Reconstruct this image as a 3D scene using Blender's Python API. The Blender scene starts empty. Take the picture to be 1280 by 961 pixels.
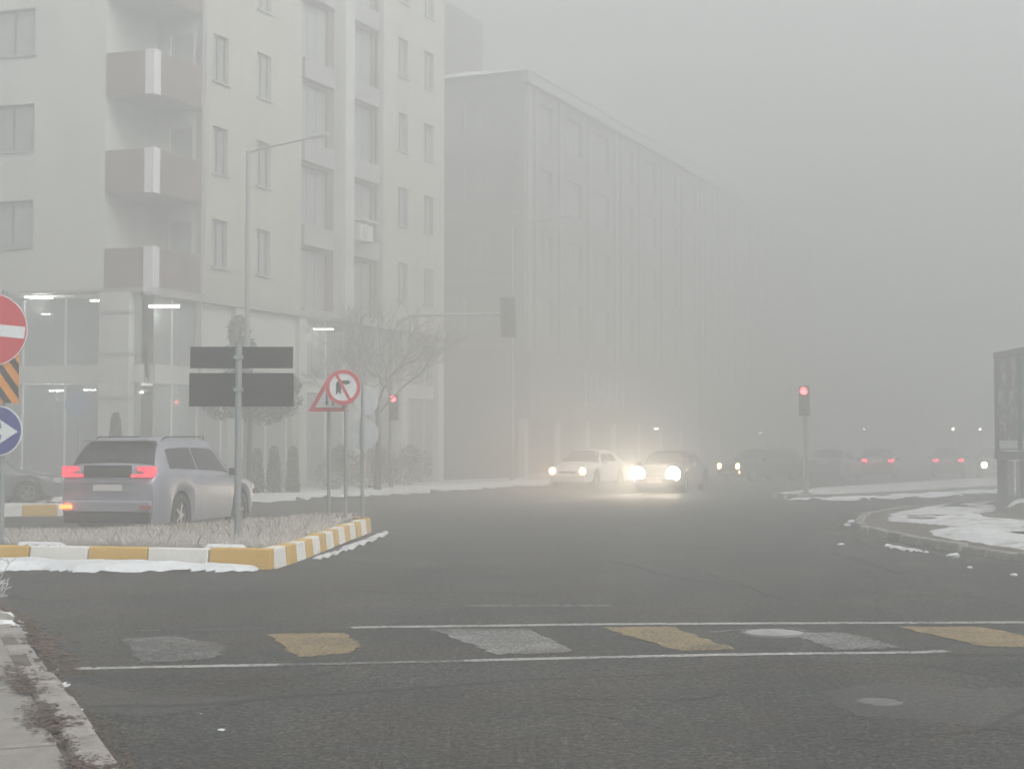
import bpy, math, random
import numpy as np
from mathutils import Vector, Matrix
random.seed(7); rng = np.random.default_rng(7)
R = math.radians
SC = bpy.context.scene
COL = SC.collection

# ------------------------------------------------------------------ camera
CAMH = 1.55
cam = bpy.data.cameras.new('camera'); cam.sensor_width = 36.0
cam.lens = 36.0 * 1920 / 1280
cam.clip_start = 0.1; cam.clip_end = 2000
co = bpy.data.objects.new('camera', cam); COL.objects.link(co)
co.location = (0, 0, CAMH); co.rotation_euler = (R(90 + 2.31), 0, 0)
SC.camera = co

# ------------------------------------------------------------------ sky and sun
SUN_EL, SUN_AZ = R(40), R(138)
w = bpy.data.worlds.new('World'); SC.world = w; w.use_nodes = True
nt = w.node_tree; nt.nodes.clear()
out = nt.nodes.new('ShaderNodeOutputWorld'); bg = nt.nodes.new('ShaderNodeBackground')
sky = nt.nodes.new('ShaderNodeTexSky'); sky.sky_type = 'NISHITA'; sky.sun_disc = False
sky.sun_elevation = SUN_EL; sky.sun_rotation = SUN_AZ; sky.dust_density = 6; sky.air_density = 1.0
hs = nt.nodes.new('ShaderNodeHueSaturation'); hs.inputs['Saturation'].default_value = 0.10
nt.links.new(sky.outputs[0], hs.inputs['Color'])
tc = nt.nodes.new('ShaderNodeTexCoord'); sx = nt.nodes.new('ShaderNodeSeparateXYZ')
nt.links.new(tc.outputs['Generated'], sx.inputs[0])
mr = nt.nodes.new('ShaderNodeMapRange'); mr.inputs[1].default_value = 0.0; mr.inputs[2].default_value = 1.0
mr.inputs[3].default_value = 0.3; mr.inputs[4].default_value = 2.9      # overcast: brighter overhead
pw_ = nt.nodes.new('ShaderNodeMath'); pw_.operation = 'POWER'; pw_.inputs[1].default_value = .55; pw_.use_clamp = True
mz = nt.nodes.new('ShaderNodeMath'); mz.operation = 'MAXIMUM'; mz.inputs[1].default_value = 0.0
nt.links.new(sx.outputs['Z'], mz.inputs[0]); nt.links.new(mz.outputs[0], pw_.inputs[0]); nt.links.new(pw_.outputs[0], mr.inputs[0])
mx = nt.nodes.new('ShaderNodeVectorMath'); mx.operation = 'SCALE'
nt.links.new(hs.outputs[0], mx.inputs[0]); nt.links.new(mr.outputs[0], mx.inputs['Scale'])
nt.links.new(mx.outputs[0], bg.inputs['Color']); bg.inputs['Strength'].default_value = 0.142
nt.links.new(bg.outputs[0], out.inputs['Surface'])
sl = bpy.data.lights.new('sun', 'SUN'); sl.energy = 0.5; sl.angle = R(40); sl.color = (1, .97, .92)
so = bpy.data.objects.new('sun', sl); COL.objects.link(so)
d = Vector((math.sin(SUN_AZ) * math.cos(SUN_EL), math.cos(SUN_AZ) * math.cos(SUN_EL), math.sin(SUN_EL)))
so.rotation_euler = d.to_track_quat('Z', 'Y').to_euler(); so.location = (30, 20, 60)
SC.view_settings.view_transform = 'Standard'; SC.view_settings.look = 'None'
SC.view_settings.gamma = 1.0; SC.view_settings.exposure = 0.66
SC.cycles.volume_bounces = 3; SC.cycles.max_bounces = 6; SC.cycles.diffuse_bounces = 3
SC.cycles.glossy_bounces = 2; SC.cycles.transmission_bounces = 4
SC.cycles.use_denoising = True; SC.cycles.sample_clamp_indirect = 4.0

HAZE_DENSITY = 0.033

# ------------------------------------------------------------------ helpers
def px(x, y, z=0.0):
    """ground point seen at photo pixel x, y, for a surface of height z"""
    dd = (CAMH - z) * 1920 / (y - 558.0)
    return ((x - 640) / 1920 * dd, dd)
def atd(x, dd):
    return ((x - 640) / 1920 * dd, dd)

class MB:
    def __init__(s): s.v = []; s.f = []
    def add(s, v, f):
        n = len(s.v); s.v += [tuple(p) for p in v]; s.f += [tuple(i + n for i in q) for q in f]; return s
    def box(s, x0, x1, y0, y1, z0, z1, M=None):
        v = [(x, y, z) for z in (z0, z1) for y in (y0, y1) for x in (x0, x1)]
        if M is not None: v = [tuple(M @ Vector(p)) for p in v]
        return s.add(v, [(0, 2, 3, 1), (4, 5, 7, 6), (0, 1, 5, 4), (2, 6, 7, 3), (0, 4, 6, 2), (1, 3, 7, 5)])
    def tube(s, pts, rad, n=8, caps=True):
        pts = [Vector(p) for p in pts]
        rad = rad if isinstance(rad, (list, tuple)) else [rad] * len(pts)
        b = len(s.v); up = None
        for i, p in enumerate(pts):
            t = (pts[min(i + 1, len(pts) - 1)] - pts[max(i - 1, 0)]).normalized()
            a = Vector((0, 0, 1)) if abs(t.z) < .9 else Vector((1, 0, 0))
            e1 = t.cross(a).normalized(); e2 = t.cross(e1)
            for k in range(n):
                an = 2 * math.pi * k / n
                s.v.append(tuple(p + rad[i] * (math.cos(an) * e1 + math.sin(an) * e2)))
        for i in range(len(pts) - 1):
            for k in range(n):
                a0 = b + i * n + k; a1 = b + i * n + (k + 1) % n
                s.f.append((a0, a0 + n, a1 + n, a1))
        if caps:
            s.f.append(tuple(b + k for k in range(n)))
            s.f.append(tuple(b + (len(pts) - 1) * n + k for k in reversed(range(n))))
        return s
    def prism(s, poly, z0, z1):
        n = len(poly); v = [(x, y, z0) for x, y in poly] + [(x, y, z1) for x, y in poly]
        f = [tuple(reversed(range(n))), tuple(range(n, 2 * n))]
        f += [(i, (i + 1) % n, n + (i + 1) % n, n + i) for i in range(n)]
        return s.add(v, f)
    def disc_y(s, cx, cz, r, y0, y1, n=40, sx=1.0, r_in=0.0):
        """disc (or ring) standing in the xz plane between y0 (front) and y1"""
        a = [2 * math.pi * k / n for k in range(n)]
        if r_in <= 0:
            v = [(cx + r * sx * math.cos(t), y0, cz + r * math.sin(t)) for t in a] + \
                [(cx + r * sx * math.cos(t), y1, cz + r * math.sin(t)) for t in a]
            f = [tuple(range(n)), tuple(reversed(range(n, 2 * n)))]
            f += [((i + 1) % n, i, n + i, n + (i + 1) % n) for i in range(n)]
            return s.add(v, f)
        v = []
        for rr, yy in ((r, y0), (r_in, y0), (r, y1), (r_in, y1)):
            v += [(cx + rr * sx * math.cos(t), yy, cz + rr * math.sin(t)) for t in a]
        f = []
        for i in range(n):
            j = (i + 1) % n
            f += [(i, j, n + j, n + i), (2 * n + j, 2 * n + i, 3 * n + i, 3 * n + j),
                  (j, i, 2 * n + i, 2 * n + j), (n + i, n + j, 3 * n + j, 3 * n + i)]
        return s.add(v, f)
    def plate_y(s, poly, y0, y1):
        n = len(poly); v = [(x, y0, z) for x, z in poly] + [(x, y1, z) for x, z in poly]
        f = [tuple(range(n)), tuple(reversed(range(n, 2 * n)))]
        f += [((i + 1) % n, i, n + i, n + (i + 1) % n) for i in range(n)]
        return s.add(v, f)
    def mesh(s, name):
        m = bpy.data.meshes.new(name); m.from_pydata(s.v, [], s.f); m.update(); return m
    def build(s, name, mat, parent=None, smooth=False, **tags):
        m = s.mesh(name)
        if mat: m.materials.append(mat)
        if smooth: m.shade_smooth()
        return link(name, m, parent, **tags)

def link(name, data, parent=None, **tags):
    o = bpy.data.objects.new(name, data); COL.objects.link(o)
    if parent: o.parent = parent
    for k, v in tags.items():
        if v is not None: o[k] = v
    return o
def thing(name, label, cat, loc=(0, 0, 0), rz=0.0, group=None):
    o = link(name, None, None, label=label, category=cat, group=group)
    o.location = loc; o.rotation_euler = (0, 0, rz); o.empty_display_size = .3
    return o
def copy_tree(o, parent=None):
    c = o.copy(); COL.objects.link(c)
    if parent is not None: c.parent = parent
    for ch in list(o.children): copy_tree(ch, c)
    return c
def fix(m):
    import bmesh
    b = bmesh.new(); b.from_mesh(m); bmesh.ops.recalc_face_normals(b, faces=b.faces); b.to_mesh(m); b.free()
def bevel(o, wd=.01, seg=2, auto=True):
    b = o.modifiers.new('bevel', 'BEVEL'); b.width = wd; b.segments = seg; b.limit_method = 'ANGLE'; return o

# ------------------------------------------------------------------ materials
def srgb(r, g, b):
    f = lambda c: (c / 255 / 12.92) if c / 255 <= .04045 else ((c / 255 + .055) / 1.055) ** 2.4
    return (f(r), f(g), f(b), 1)
def mat(name, col, rough=.6, metal=0.0, var=.15, scale=6.0, bump=0.0, bscale=40.0, spec=.5, second=None, thr=None, coat=0, streak=0):
    m = bpy.data.materials.new(name); m.use_nodes = True; t = m.node_tree; N = t.nodes; L = t.links
    p = N['Principled BSDF']; p.inputs['Roughness'].default_value = rough; p.inputs['Metallic'].default_value = metal
    p.inputs['Specular IOR Level'].default_value = spec; p.inputs['Coat Weight'].default_value = coat
    geo = N.new('ShaderNodeNewGeometry')
    n = N.new('ShaderNodeTexNoise'); n.inputs['Scale'].default_value = scale; n.inputs['Detail'].default_value = 6
    n.inputs['Roughness'].default_value = .65
    if streak:
        mpn = N.new('ShaderNodeMapping'); mpn.inputs['Scale'].default_value = (1, 1, streak)
        L.new(geo.outputs['Position'], mpn.inputs['Vector']); L.new(mpn.outputs[0], n.inputs['Vector'])
    else: L.new(geo.outputs['Position'], n.inputs['Vector'])
    r = N.new('ShaderNodeMix'); r.data_type = 'RGBA'
    c = (*col[:3], 1); lo = tuple(x * (1 - var) for x in c[:3]) + (1,)
    hi = (*second[:3], 1) if second else tuple(min(1, x * (1 + var)) for x in c[:3]) + (1,)
    if second: lo = c
    r.inputs[6].default_value = lo; r.inputs[7].default_value = hi
    mm = N.new('ShaderNodeMapRange'); a, b = thr if thr else (.3, .7)
    mm.inputs[1].default_value = a; mm.inputs[2].default_value = b
    L.new(n.outputs['Fac'], mm.inputs[0]); L.new(mm.outputs[0], r.inputs[0]); L.new(r.outputs[2], p.inputs['Base Color'])
    if bump:
        n2 = N.new('ShaderNodeTexNoise'); n2.inputs['Scale'].default_value = bscale; n2.inputs['Detail'].default_value = 4
        L.new(geo.outputs['Position'], n2.inputs['Vector'])
        bp = N.new('ShaderNodeBump'); bp.inputs['Strength'].default_value = bump; bp.inputs['Distance'].default_value = .02
        L.new(n2.outputs['Fac'], bp.inputs['Height']); L.new(bp.outputs[0], p.inputs['Normal'])
    return m
def emit(name, col, s, surf=(.5, .5, .5)):
    m = bpy.data.materials.new(name); m.use_nodes = True; p = m.node_tree.nodes['Principled BSDF']
    p.inputs['Base Color'].default_value = (*surf[:3], 1); p.inputs['Emission Color'].default_value = (*col[:3], 1)
    p.inputs['Emission Strength'].default_value = s; return m

def asphalt_color(t):
    """node network: aggregate speckle, broad tonal patches, tyre-polished tracks"""
    N = t.nodes; L = t.links
    geo = N.new('ShaderNodeNewGeometry')
    def noise(sc, det=5, ro=.6, stretch=None):
        n = N.new('ShaderNodeTexNoise'); n.inputs['Scale'].default_value = sc; n.inputs['Detail'].default_value = det
        n.inputs['Roughness'].default_value = ro
        if stretch:
            mp = N.new('ShaderNodeMapping'); mp.inputs['Scale'].default_value = stretch[0]; mp.inputs['Rotation'].default_value = (0, 0, stretch[1])
            L.new(geo.outputs['Position'], mp.inputs['Vector']); L.new(mp.outputs[0], n.inputs['Vector'])
        else: L.new(geo.outputs['Position'], n.inputs['Vector'])
        return n
    def mp(src, a, b, c, dd):
        m = N.new('ShaderNodeMapRange'); m.inputs[1].default_value = a; m.inputs[2].default_value = b
        m.inputs[3].default_value = c; m.inputs[4].default_value = dd; L.new(src, m.inputs[0]); return m.outputs[0]
    def mul(a, b):
        m = N.new('ShaderNodeMath'); m.operation = 'MULTIPLY'; L.new(a, m.inputs[0]); L.new(b, m.inputs[1]); return m.outputs[0]
    sp = noise(34, 3, .75); sp2 = noise(16, 4, .7); br = noise(.45, 5, .6); st = noise(.9, 5, .6, ((1.0, .22, 1), R(-14)))
    fine = mp(sp.outputs['Fac'], .40, .60, .22, 1.85); mid = mp(sp2.outputs['Fac'], .38, .60, .55, 1.35)
    f = mul(fine, mid); f = mul(f, mp(noise(5, 5, .75).outputs['Fac'], .35, .65, .86, 1.14)); f = mul(f, mp(br.outputs['Fac'], .35, .65, .76, 1.24)); f = mul(f, mp(st.outputs['Fac'], .35, .68, 1.18, .76))
    vm = N.new('ShaderNodeVectorMath'); vm.operation = 'SCALE'; vm.inputs[0].default_value = (.074, .075, .070)
    L.new(f, vm.inputs['Scale'])
    tn = noise(.8, 4, .6); tm = N.new('ShaderNodeMix'); tm.data_type = 'RGBA'
    tm.inputs[6].default_value = (.046, .049, .045, 1); tm.inputs[7].default_value = (.056, .049, .043, 1)
    L.new(mp(tn.outputs['Fac'], .42, .60, 0, 1), tm.inputs[0]); L.new(tm.outputs[2], vm.inputs[0])
    # fine wandering cracks
    vo = N.new('ShaderNodeTexVoronoi'); vo.feature = 'DISTANCE_TO_EDGE'; vo.inputs['Scale'].default_value = .38
    wn = noise(2.2, 5, .6); vv = N.new('ShaderNodeVectorMath'); vv.operation = 'MULTIPLY_ADD'
    L.new(wn.outputs['Color'], vv.inputs[0]); vv.inputs[1].default_value = (.9, .9, 0); L.new(geo.outputs['Position'], vv.inputs[2])
    L.new(vv.outputs[0], vo.inputs['Vector'])
    ck = mp(vo.outputs['Distance'], .0, .005, 1, 0); gate = mp(br.outputs['Fac'], .46, .54, 0, .8); ck = mul(ck, gate)
    mx = N.new('ShaderNodeMix'); mx.data_type = 'RGBA'; L.new(ck, mx.inputs[0]); L.new(vm.outputs[0], mx.inputs[6]); mx.inputs[7].default_value = (.018, .017, .016, 1)
    bp = N.new('ShaderNodeBump'); bp.inputs['Strength'].default_value = .7; bp.inputs['Distance'].default_value = .012
    L.new(f, bp.inputs['Height'])
    return mx.outputs[2], bp.outputs[0], mp
def asphalt_mat():
    m = bpy.data.materials.new('asphalt'); m.use_nodes = True; t = m.node_tree
    c, b, _ = asphalt_color(t); p = t.nodes['Principled BSDF']; p.inputs['Roughness'].default_value = .82
    p.inputs['Specular IOR Level'].default_value = .25
    t.links.new(c, p.inputs['Base Color']); t.links.new(b, p.inputs['Normal']); return m
def paint_mat(name, col, thr=.5, sc=14, soft=.1):
    """road paint worn through to the asphalt"""
    m = bpy.data.materials.new(name); m.use_nodes = True; t = m.node_tree; N = t.nodes; L = t.links
    c, b, mp = asphalt_color(t); p = N['Principled BSDF']; p.inputs['Roughness'].default_value = .75
    geo = N.new('ShaderNodeNewGeometry')
    n = N.new('ShaderNodeTexNoise'); n.inputs['Scale'].default_value = sc; n.inputs['Detail'].default_value = 8; n.inputs['Roughness'].default_value = .75
    L.new(geo.outputs['Position'], n.inputs['Vector'])
    n2 = N.new('ShaderNodeTexNoise'); n2.inputs['Scale'].default_value = 1.8; n2.inputs['Detail'].default_value = 3
    L.new(geo.outputs['Position'], n2.inputs['Vector'])
    ad = N.new('ShaderNodeMath'); ad.operation = 'MULTIPLY_ADD'; L.new(n2.outputs['Fac'], ad.inputs[0]); ad.inputs[1].default_value = .5; L.new(n.outputs['Fac'], ad.inputs[2])
    n3 = N.new('ShaderNodeTexNoise'); n3.inputs['Scale'].default_value = 40; n3.inputs['Detail'].default_value = 3; L.new(geo.outputs['Position'], n3.inputs['Vector'])
    a3 = N.new('ShaderNodeMath'); a3.operation = 'MULTIPLY_ADD'; L.new(n3.outputs['Fac'], a3.inputs[0]); a3.inputs[1].default_value = .9; L.new(ad.outputs[0], a3.inputs[2]); ad = a3; thr += .45
    k = mp(ad.outputs[0], thr + .25 - soft, thr + .25 + soft, 0, 1)
    mx = N.new('ShaderNodeMix'); mx.data_type = 'RGBA'; L.new(k, mx.inputs[0]); L.new(c, mx.inputs[6]); mx.inputs[7].default_value = (*col, 1)
    L.new(mx.outputs[2], p.inputs['Base Color']); L.new(b, p.inputs['Normal']); return m

M = {}
M['asphalt'] = asphalt_mat()
M['white_line'] = paint_mat('worn_white_line', (.36, .36, .345), .40)
M['white_bar'] = paint_mat('worn_white_bar', (.27, .275, .26), .54, 26, .16)
M['faint_bar'] = paint_mat('faint_white_bar', (.24, .24, .23), .62, 12, .14)
M['yellow_bar'] = paint_mat('worn_yellow_bar', (.31, .22, .085), .48, 26, .16)
M['crack'] = mat('crack_tar', (.018, .017, .016), .9, var=.5, scale=8)
M['damp'] = paint_mat('damp_asphalt', (.030, .026, .022), .56, 3.0, .22)
M['earth'] = mat('earth', (.085, .07, .055), .95, var=.5, scale=5, bump=.8, bscale=18)
M['leaf_litter'] = mat('leaf_litter', (.075, .05, .035), .95, var=.6, scale=25, bump=1, bscale=60)
M['snow'] = mat('dirty_snow', (.58, .60, .61), .75, var=.18, scale=7, bump=.7, bscale=14, second=(.42, .42, .41), thr=(.52, .75))
M['snow_thin'] = mat('trodden_snow', (.52, .53, .53), .8, scale=2.6, bump=.8, bscale=11, second=(.22, .20, .18), thr=(.50, .72))
M['kerb_yellow'] = mat('yellow_kerb_paint', (.52, .31, .04), .7, scale=11, bump=.35, bscale=40, second=(.34, .27, .17), thr=(.58, .82))
M['kerb_white'] = mat('white_kerb_paint', (.66, .65, .61), .7, scale=10, bump=.35, bscale=40, second=(.40, .38, .34), thr=(.60, .84))
M['kerb_stone'] = mat('kerb_concrete', (.215, .20, .185), .85, var=.3, scale=6, bump=.6, bscale=35)
M['paver'] = mat('paving_concrete', (.19, .178, .165), .9, var=.18, scale=9, bump=.4, bscale=60)
M['concrete'] = mat('concrete', (.25, .25, .24), .9, var=.2, scale=2, bump=.3)
M['wall_cream'] = mat('cream_render', (.38, .37, .33), .9, var=.13, scale=1.6, streak=.15)
M['wall_white'] = mat('white_render', (.46, .47, .445), .9, var=.12, scale=1.6, streak=.15)
M['wall_taupe'] = mat('taupe_render', (.15, .108, .10), .85, var=.15, scale=2, streak=.2)
M['wall_grey'] = mat('grey_cladding', (.185, .185, .18), .8, var=.16, scale=1.2, streak=.12)
M['wall_brown'] = mat('brown_fascia', (.13, .125, .115), .7, var=.15, scale=1)
M['trim_white'] = mat('white_trim', (.60, .60, .60), .7, var=.05, scale=3)
M['pale_stone'] = mat('pale_stone', (.27, .27, .262), .8, var=.08, scale=3)
M['frame_dark'] = mat('dark_window_frame', (.10, .10, .10), .6, var=.1)
M['pane_b'] = mat('grey_blinds', (.235, .235, .23), .6, var=.2, scale=.4)
M['trim_grey'] = mat('grey_trim', (.30, .30, .30), .7, var=.08, scale=3)
M['glass_dark'] = mat('window_glass', (.27, .285, .285), .14, var=.2, scale=.5, spec=.7)
M['glass_shop'] = mat('shop_glass', (.12, .13, .135), .25, var=.2, scale=.6)
M['curtain'] = mat('net_curtain', (.36, .36, .34), .9, var=.12, scale=3)
M['galv'] = mat('galvanised_steel', (.27, .30, .30), .5, metal=.55, var=.15, scale=20)
M['panel_back'] = mat('dark_sign_back', (.018, .020, .019), .8, spec=.12, var=.15, scale=5)
M['sign_red'] = mat('sign_red', (.50, .012, .025), .5, spec=.15, var=.06, scale=8)
M['sign_white'] = mat('sign_white', (.62, .66, .67), .5, var=.04, scale=8)
M['sign_blue'] = mat('sign_blue', (.012, .02, .20), .5, spec=.15, var=.06, scale=8)
M['sign_black'] = mat('sign_black', (.02, .024, .022), .7, spec=.15, var=.1, scale=8)
M['sign_orange'] = mat('sign_orange', (.60, .22, .02), .55, spec=.15, var=.1, scale=8)
M['blue_back'] = mat('blue_grey_sign', (.20, .23, .30), .5, var=.08)
M['sign_back'] = mat('sign_back_grey', (.42, .44, .44), .5, metal=.3, var=.1, scale=8)
M['black'] = mat('black_plastic', (.015, .016, .017), .7, spec=.2, var=.2, scale=8)
M['rubber'] = mat('tyre_rubber', (.022, .022, .022), .85, var=.3, scale=15)
M['rim'] = mat('alloy_rim', (.35, .36, .37), .35, metal=.8, var=.1)
M['car_silver'] = mat('silver_paint', (.25, .262, .31), .42, metal=.25, var=.10, scale=2.5, coat=.4)
M['car_white'] = mat('white_paint', (.66, .67, .68), .35, var=.08, scale=2.5, coat=.4)
M['car_dark'] = mat('dark_paint', (.045, .047, .052), .35, var=.15, scale=2.5, coat=.4)
M['car_grey'] = mat('grey_paint', (.13, .135, .145), .35, metal=.2, var=.12, scale=2.5, coat=.4)
M['car_glass'] = mat('car_glass', (.022, .023, .026), .25, var=.1, spec=.25)
M['plate'] = mat('number_plate', (.55, .55, .54), .5, var=.05)
M['frost_grass'] = mat('frosted_grass', (.52, .49, .45), .9, var=.25, scale=14)
M['dry_stalk'] = mat('dry_stalk', (.26, .22, .18), .95, var=.4, scale=14)
M['frost_twig'] = mat('frosted_twig', (.13, .13, .125), .9, var=.3, scale=9)
M['frost_weed'] = mat('frosted_weed', (.42, .43, .43), .85, var=.3, scale=9)
M['bark'] = mat('bark', (.07, .06, .05), .95, var=.3, scale=12, bump=.5)
M['needle'] = mat('frosted_evergreen', (.052, .065, .055), .9, var=.5, scale=4)
M['tail_red'] = emit('tail_light_lit', (1, .055, .10), 1.3, (.3, .02, .03))
M['tail_red_far'] = emit('tail_light_lit_far', (1, .04, .10), 6, (.3, .02, .03))
M['tail_hot'] = emit('fog_light_lit', (1, .14, .02), 6, (.3, .02, .03))
M['tail_dim'] = mat('tail_light_dim', (.25, .02, .03), .3)
M['head_warm'] = emit('headlight_lit_warm', (1, .62, .30), 16)
M['head_bright'] = emit('headlight_lit_bright', (1, .90, .70), 200)
M['head_off'] = mat('headlight_off', (.5, .5, .5), .15)
M['led_red'] = emit('signal_red_lit', (1, .06, .08), 4)
M['tube'] = emit('fluorescent_tube', (1, .98, .90), 16)
M['tube_far'] = emit('fluorescent_tube_far', (1, .90, .8), 10)
M['lens_off'] = mat('signal_lens_unlit', (.03, .035, .03), .3)
M['poster_grey'] = mat('faded_poster', (.07, .075, .07), .6, scale=2.6, second=(.36, .37, .35), thr=(.50, .60))
M['poster_teal'] = mat('teal_poster', (.06, .20, .25), .6, scale=1.2, second=(.30, .40, .42), thr=(.50, .62))
M['board_frame'] = mat('billboard_frame', (.05, .05, .047), .7, var=.15, scale=4)
M['display'] = mat('shop_display', (.28, .27, .26), .8, scale=1.7, second=(.5, .48, .46), thr=(.48, .60))
M['paint_blue'] = mat('blue_fascia', (.14, .18, .24), .7, var=.1)
M['letters'] = mat('sign_letters', (.38, .40, .39), .6, var=.03)
M['iron'] = mat('cast_iron', (.12, .115, .11), .7, metal=.3, var=.25, scale=20, bump=.4)

def lamp(name, parent, loc, energy, color, spot=None, aim=None, radius=.07, blend=.6):
    l = bpy.data.lights.new(name, 'SPOT' if spot else 'POINT'); l.energy = energy; l.color = color; l.shadow_soft_size = radius
    if spot: l.spot_size = R(spot); l.spot_blend = blend
    o = link(name, l, parent); o.location = loc
    if aim is not None: o.rotation_euler = (-Vector(aim)).to_track_quat('Z', 'Y').to_euler()
    return o

# ------------------------------------------------------------------ ground, road, islands
S = dict(kind='structure')
MB().add([(-290, -40, -.012), (290, -40, -.012), (290, 290, -.012), (-290, 290, -.012)], [(0, 1, 2, 3)]).build('ground', M['earth'], **S)
MB().add([(-60, -6, 0), (120, -6, 0), (120, 200, 0), (-60, 200, 0)], [(0, 1, 2, 3)]).build('road', M['asphalt'], **S)

def resample(pts, step):
    P = [Vector(p) for p in pts]; L = [0]
    for a, b in zip(P[:-1], P[1:]): L.append(L[-1] + (b - a).length)
    n = max(1, round(L[-1] / step)); out = []
    for i in range(n + 1):
        s = L[-1] * i / n; k = 0
        while k < len(P) - 2 and s > L[k + 1]: k += 1
        out.append(P[k].lerp(P[k + 1], (s - L[k]) / (L[k + 1] - L[k])))
    return out
def strip(pts, wd, z=.004, jit=.0, mb=None, n=None):
    """ribbon along a ground polyline, resampled and slightly ragged"""
    mb = mb or MB(); P = [Vector((*p, 0)) for p in pts]; Q = []
    for a, b in zip(P[:-1], P[1:]):
        k = max(1, int((b - a).length / .18)) if n is None else n
        Q += [a.lerp(b, i / k) for i in range(k)]
    Q.append(P[-1]); v = []
    for i, p in enumerate(Q):
        t = (Q[min(i + 1, len(Q) - 1)] - Q[max(0, i - 1)]).normalized(); e = Vector((-t.y, t.x, 0))
        ww = wd(i / (len(Q) - 1)) if callable(wd) else wd
        o = e * random.uniform(-jit, jit)
        v += [p + o + e * ww / 2 * random.uniform(1 - 4 * jit, 1 + 4 * jit), p + o - e * ww / 2 * random.uniform(1 - 4 * jit, 1 + 4 * jit)]
    v = [(a.x, a.y, z) for a in v]
    return mb.add(v, [(2 * i, 2 * i + 1, 2 * i + 3, 2 * i + 2) for i in range(len(Q) - 1)])
def ragged(quad, z=.004, j=.03, n=14):
    P = [Vector((*p, 0)) for p in quad]; v = []
    for a, b in zip(P, P[1:] + P[:1]):
        for i in range(n):
            p = a.lerp(b, i / n); v.append((p.x + random.uniform(-j, j), p.y + random.uniform(-j, j), z))
    return MB().add(v, [tuple(range(len(v)))])

# crosswalk: two border lines and alternating bars
G = px
strip([G(75, 834), G(350, 829)], .12, jit=.008).build('crosswalk_line', M['white_line'], **S)
strip([G(350, 829), G(580, 824.5)], .10, jit=.015).build('crosswalk_line', M['white_bar'], **S)
strip([G(580, 824), G(900, 816.5), G(1150, 813.5), G(1180, 812)], .12, jit=.006).build('crosswalk_line', M['white_line'], **S)
strip([G(120, 788), G(300, 784), G(440, 783)], .05, jit=.02).build('crosswalk_line', M['faint_bar'], **S)
strip([G(440, 783), G(640, 780.5), G(760, 778.8), G(1290, 776.5)], .15, jit=.006).build('crosswalk_line', M['white_line'], **S)
for q, m_ in (([(155, 797), (215, 794), (290, 806), (265, 823), (178, 826)], 'faint_bar'),
              ([(337, 791), (430, 790), (452, 803), (440, 815), (372, 820)], 'yellow_bar'),
              ([(540, 785), (662, 785), (718, 813), (622, 817), (585, 803)], 'white_bar'),
              ([(750, 783), (838, 782), (918, 810), (850, 812)], 'yellow_bar'),
              ([(985, 790), (1050, 789), (1130, 808), (1042, 811)], 'white_bar'),
              ([(1118, 782.5), (1220, 782), (1300, 797), (1300, 808), (1225, 806)], 'yellow_bar')):
    ragged([G(*p) for p in q], .005, .028, 12).build('crosswalk_bar', M[m_], **S)
mb = MB()
for x0, x1 in ((583, 622), (626, 640), (646, 672), (676, 700), (704, 716), (722, 742), (744, 762)):
    strip([G(x0, 756), G(x1, 755.5)], .16, .004, .012, mb)
mb.build('stop_line', M['white_bar'], **S)
strip([G(1010, 625.5), G(1100, 622)], .18, jit=.01).build('road_marking', M['faint_bar'], **S)
strip([G(672, 628), G(742, 626)], .22, jit=.01).build('road_marking', M['white_bar'], **S)
def wander(pts):
    from mathutils import noise as mn
    Q = resample(pts, .22)
    return [(p.x + .10 * mn.noise((p.x * 1.3, p.y * 1.3, 2)), p.y + .16 * mn.noise((p.x * 1.1, p.y * 1.1, 7)) + .03 * mn.noise((p.x * 6, p.y * 6, 1))) for p in Q]
# seams, cracks, damp patches
for pts, wd in (([(108, 882), (230, 880), (330, 871), (480, 862), (620, 850), (760, 842), (880, 836)], lambda s: .05 * (1 - s) + .012),
                ([(880, 836), (990, 824), (1150, 830), (1280, 852)], .014),
                ([(1045, 918), (1100, 925), (1160, 914), (1220, 905), (1260, 911), (1300, 922)], .014), ([(1215, 905), (1245, 893), (1290, 880)], .03),
                ([(415, 738), (560, 740), (700, 742)], .03), ([(1000, 762), (940, 735), (880, 715)], .02),
                ([(1100, 745), (1200, 742), (1290, 760)], .02), 
                ([(1180, 818), (1290, 817)], .018), ([(230, 848), (330, 846), (420, 838)], .02), ([(760, 700), (850, 722), (930, 733)], .03), ([(1040, 690), (1120, 715), (1210, 722)], .03),
                ([(380, 690), (470, 705), (540, 700), (640, 712)], .025), ([(0, 742), (60, 752), (140, 748)], .02), ([(600, 900), (660, 888), (760, 892), (830, 910)], .010), ([(940, 862), (860, 872), (700, 868)], .010)):
    strip(wander([G(*p) for p in pts]), (lambda s, w=wd: (w(s) if callable(w) else w) * 1.9), .003, .012).build('road_crack', M['crack'], **S)
ragged([G(70, 846), G(200, 868), G(330, 868), G(330, 872), G(190, 893), G(95, 886)], .0025, .02, 7).build('damp_patch', M['damp'], **S)
ragged([G(1020, 862), G(1100, 850), G(1200, 858), G(1310, 856), G(1320, 892), G(1240, 905), G(1160, 900), G(1060, 890)], .0025, .04, 8).build('damp_patch', M['damp'], **S)

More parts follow.
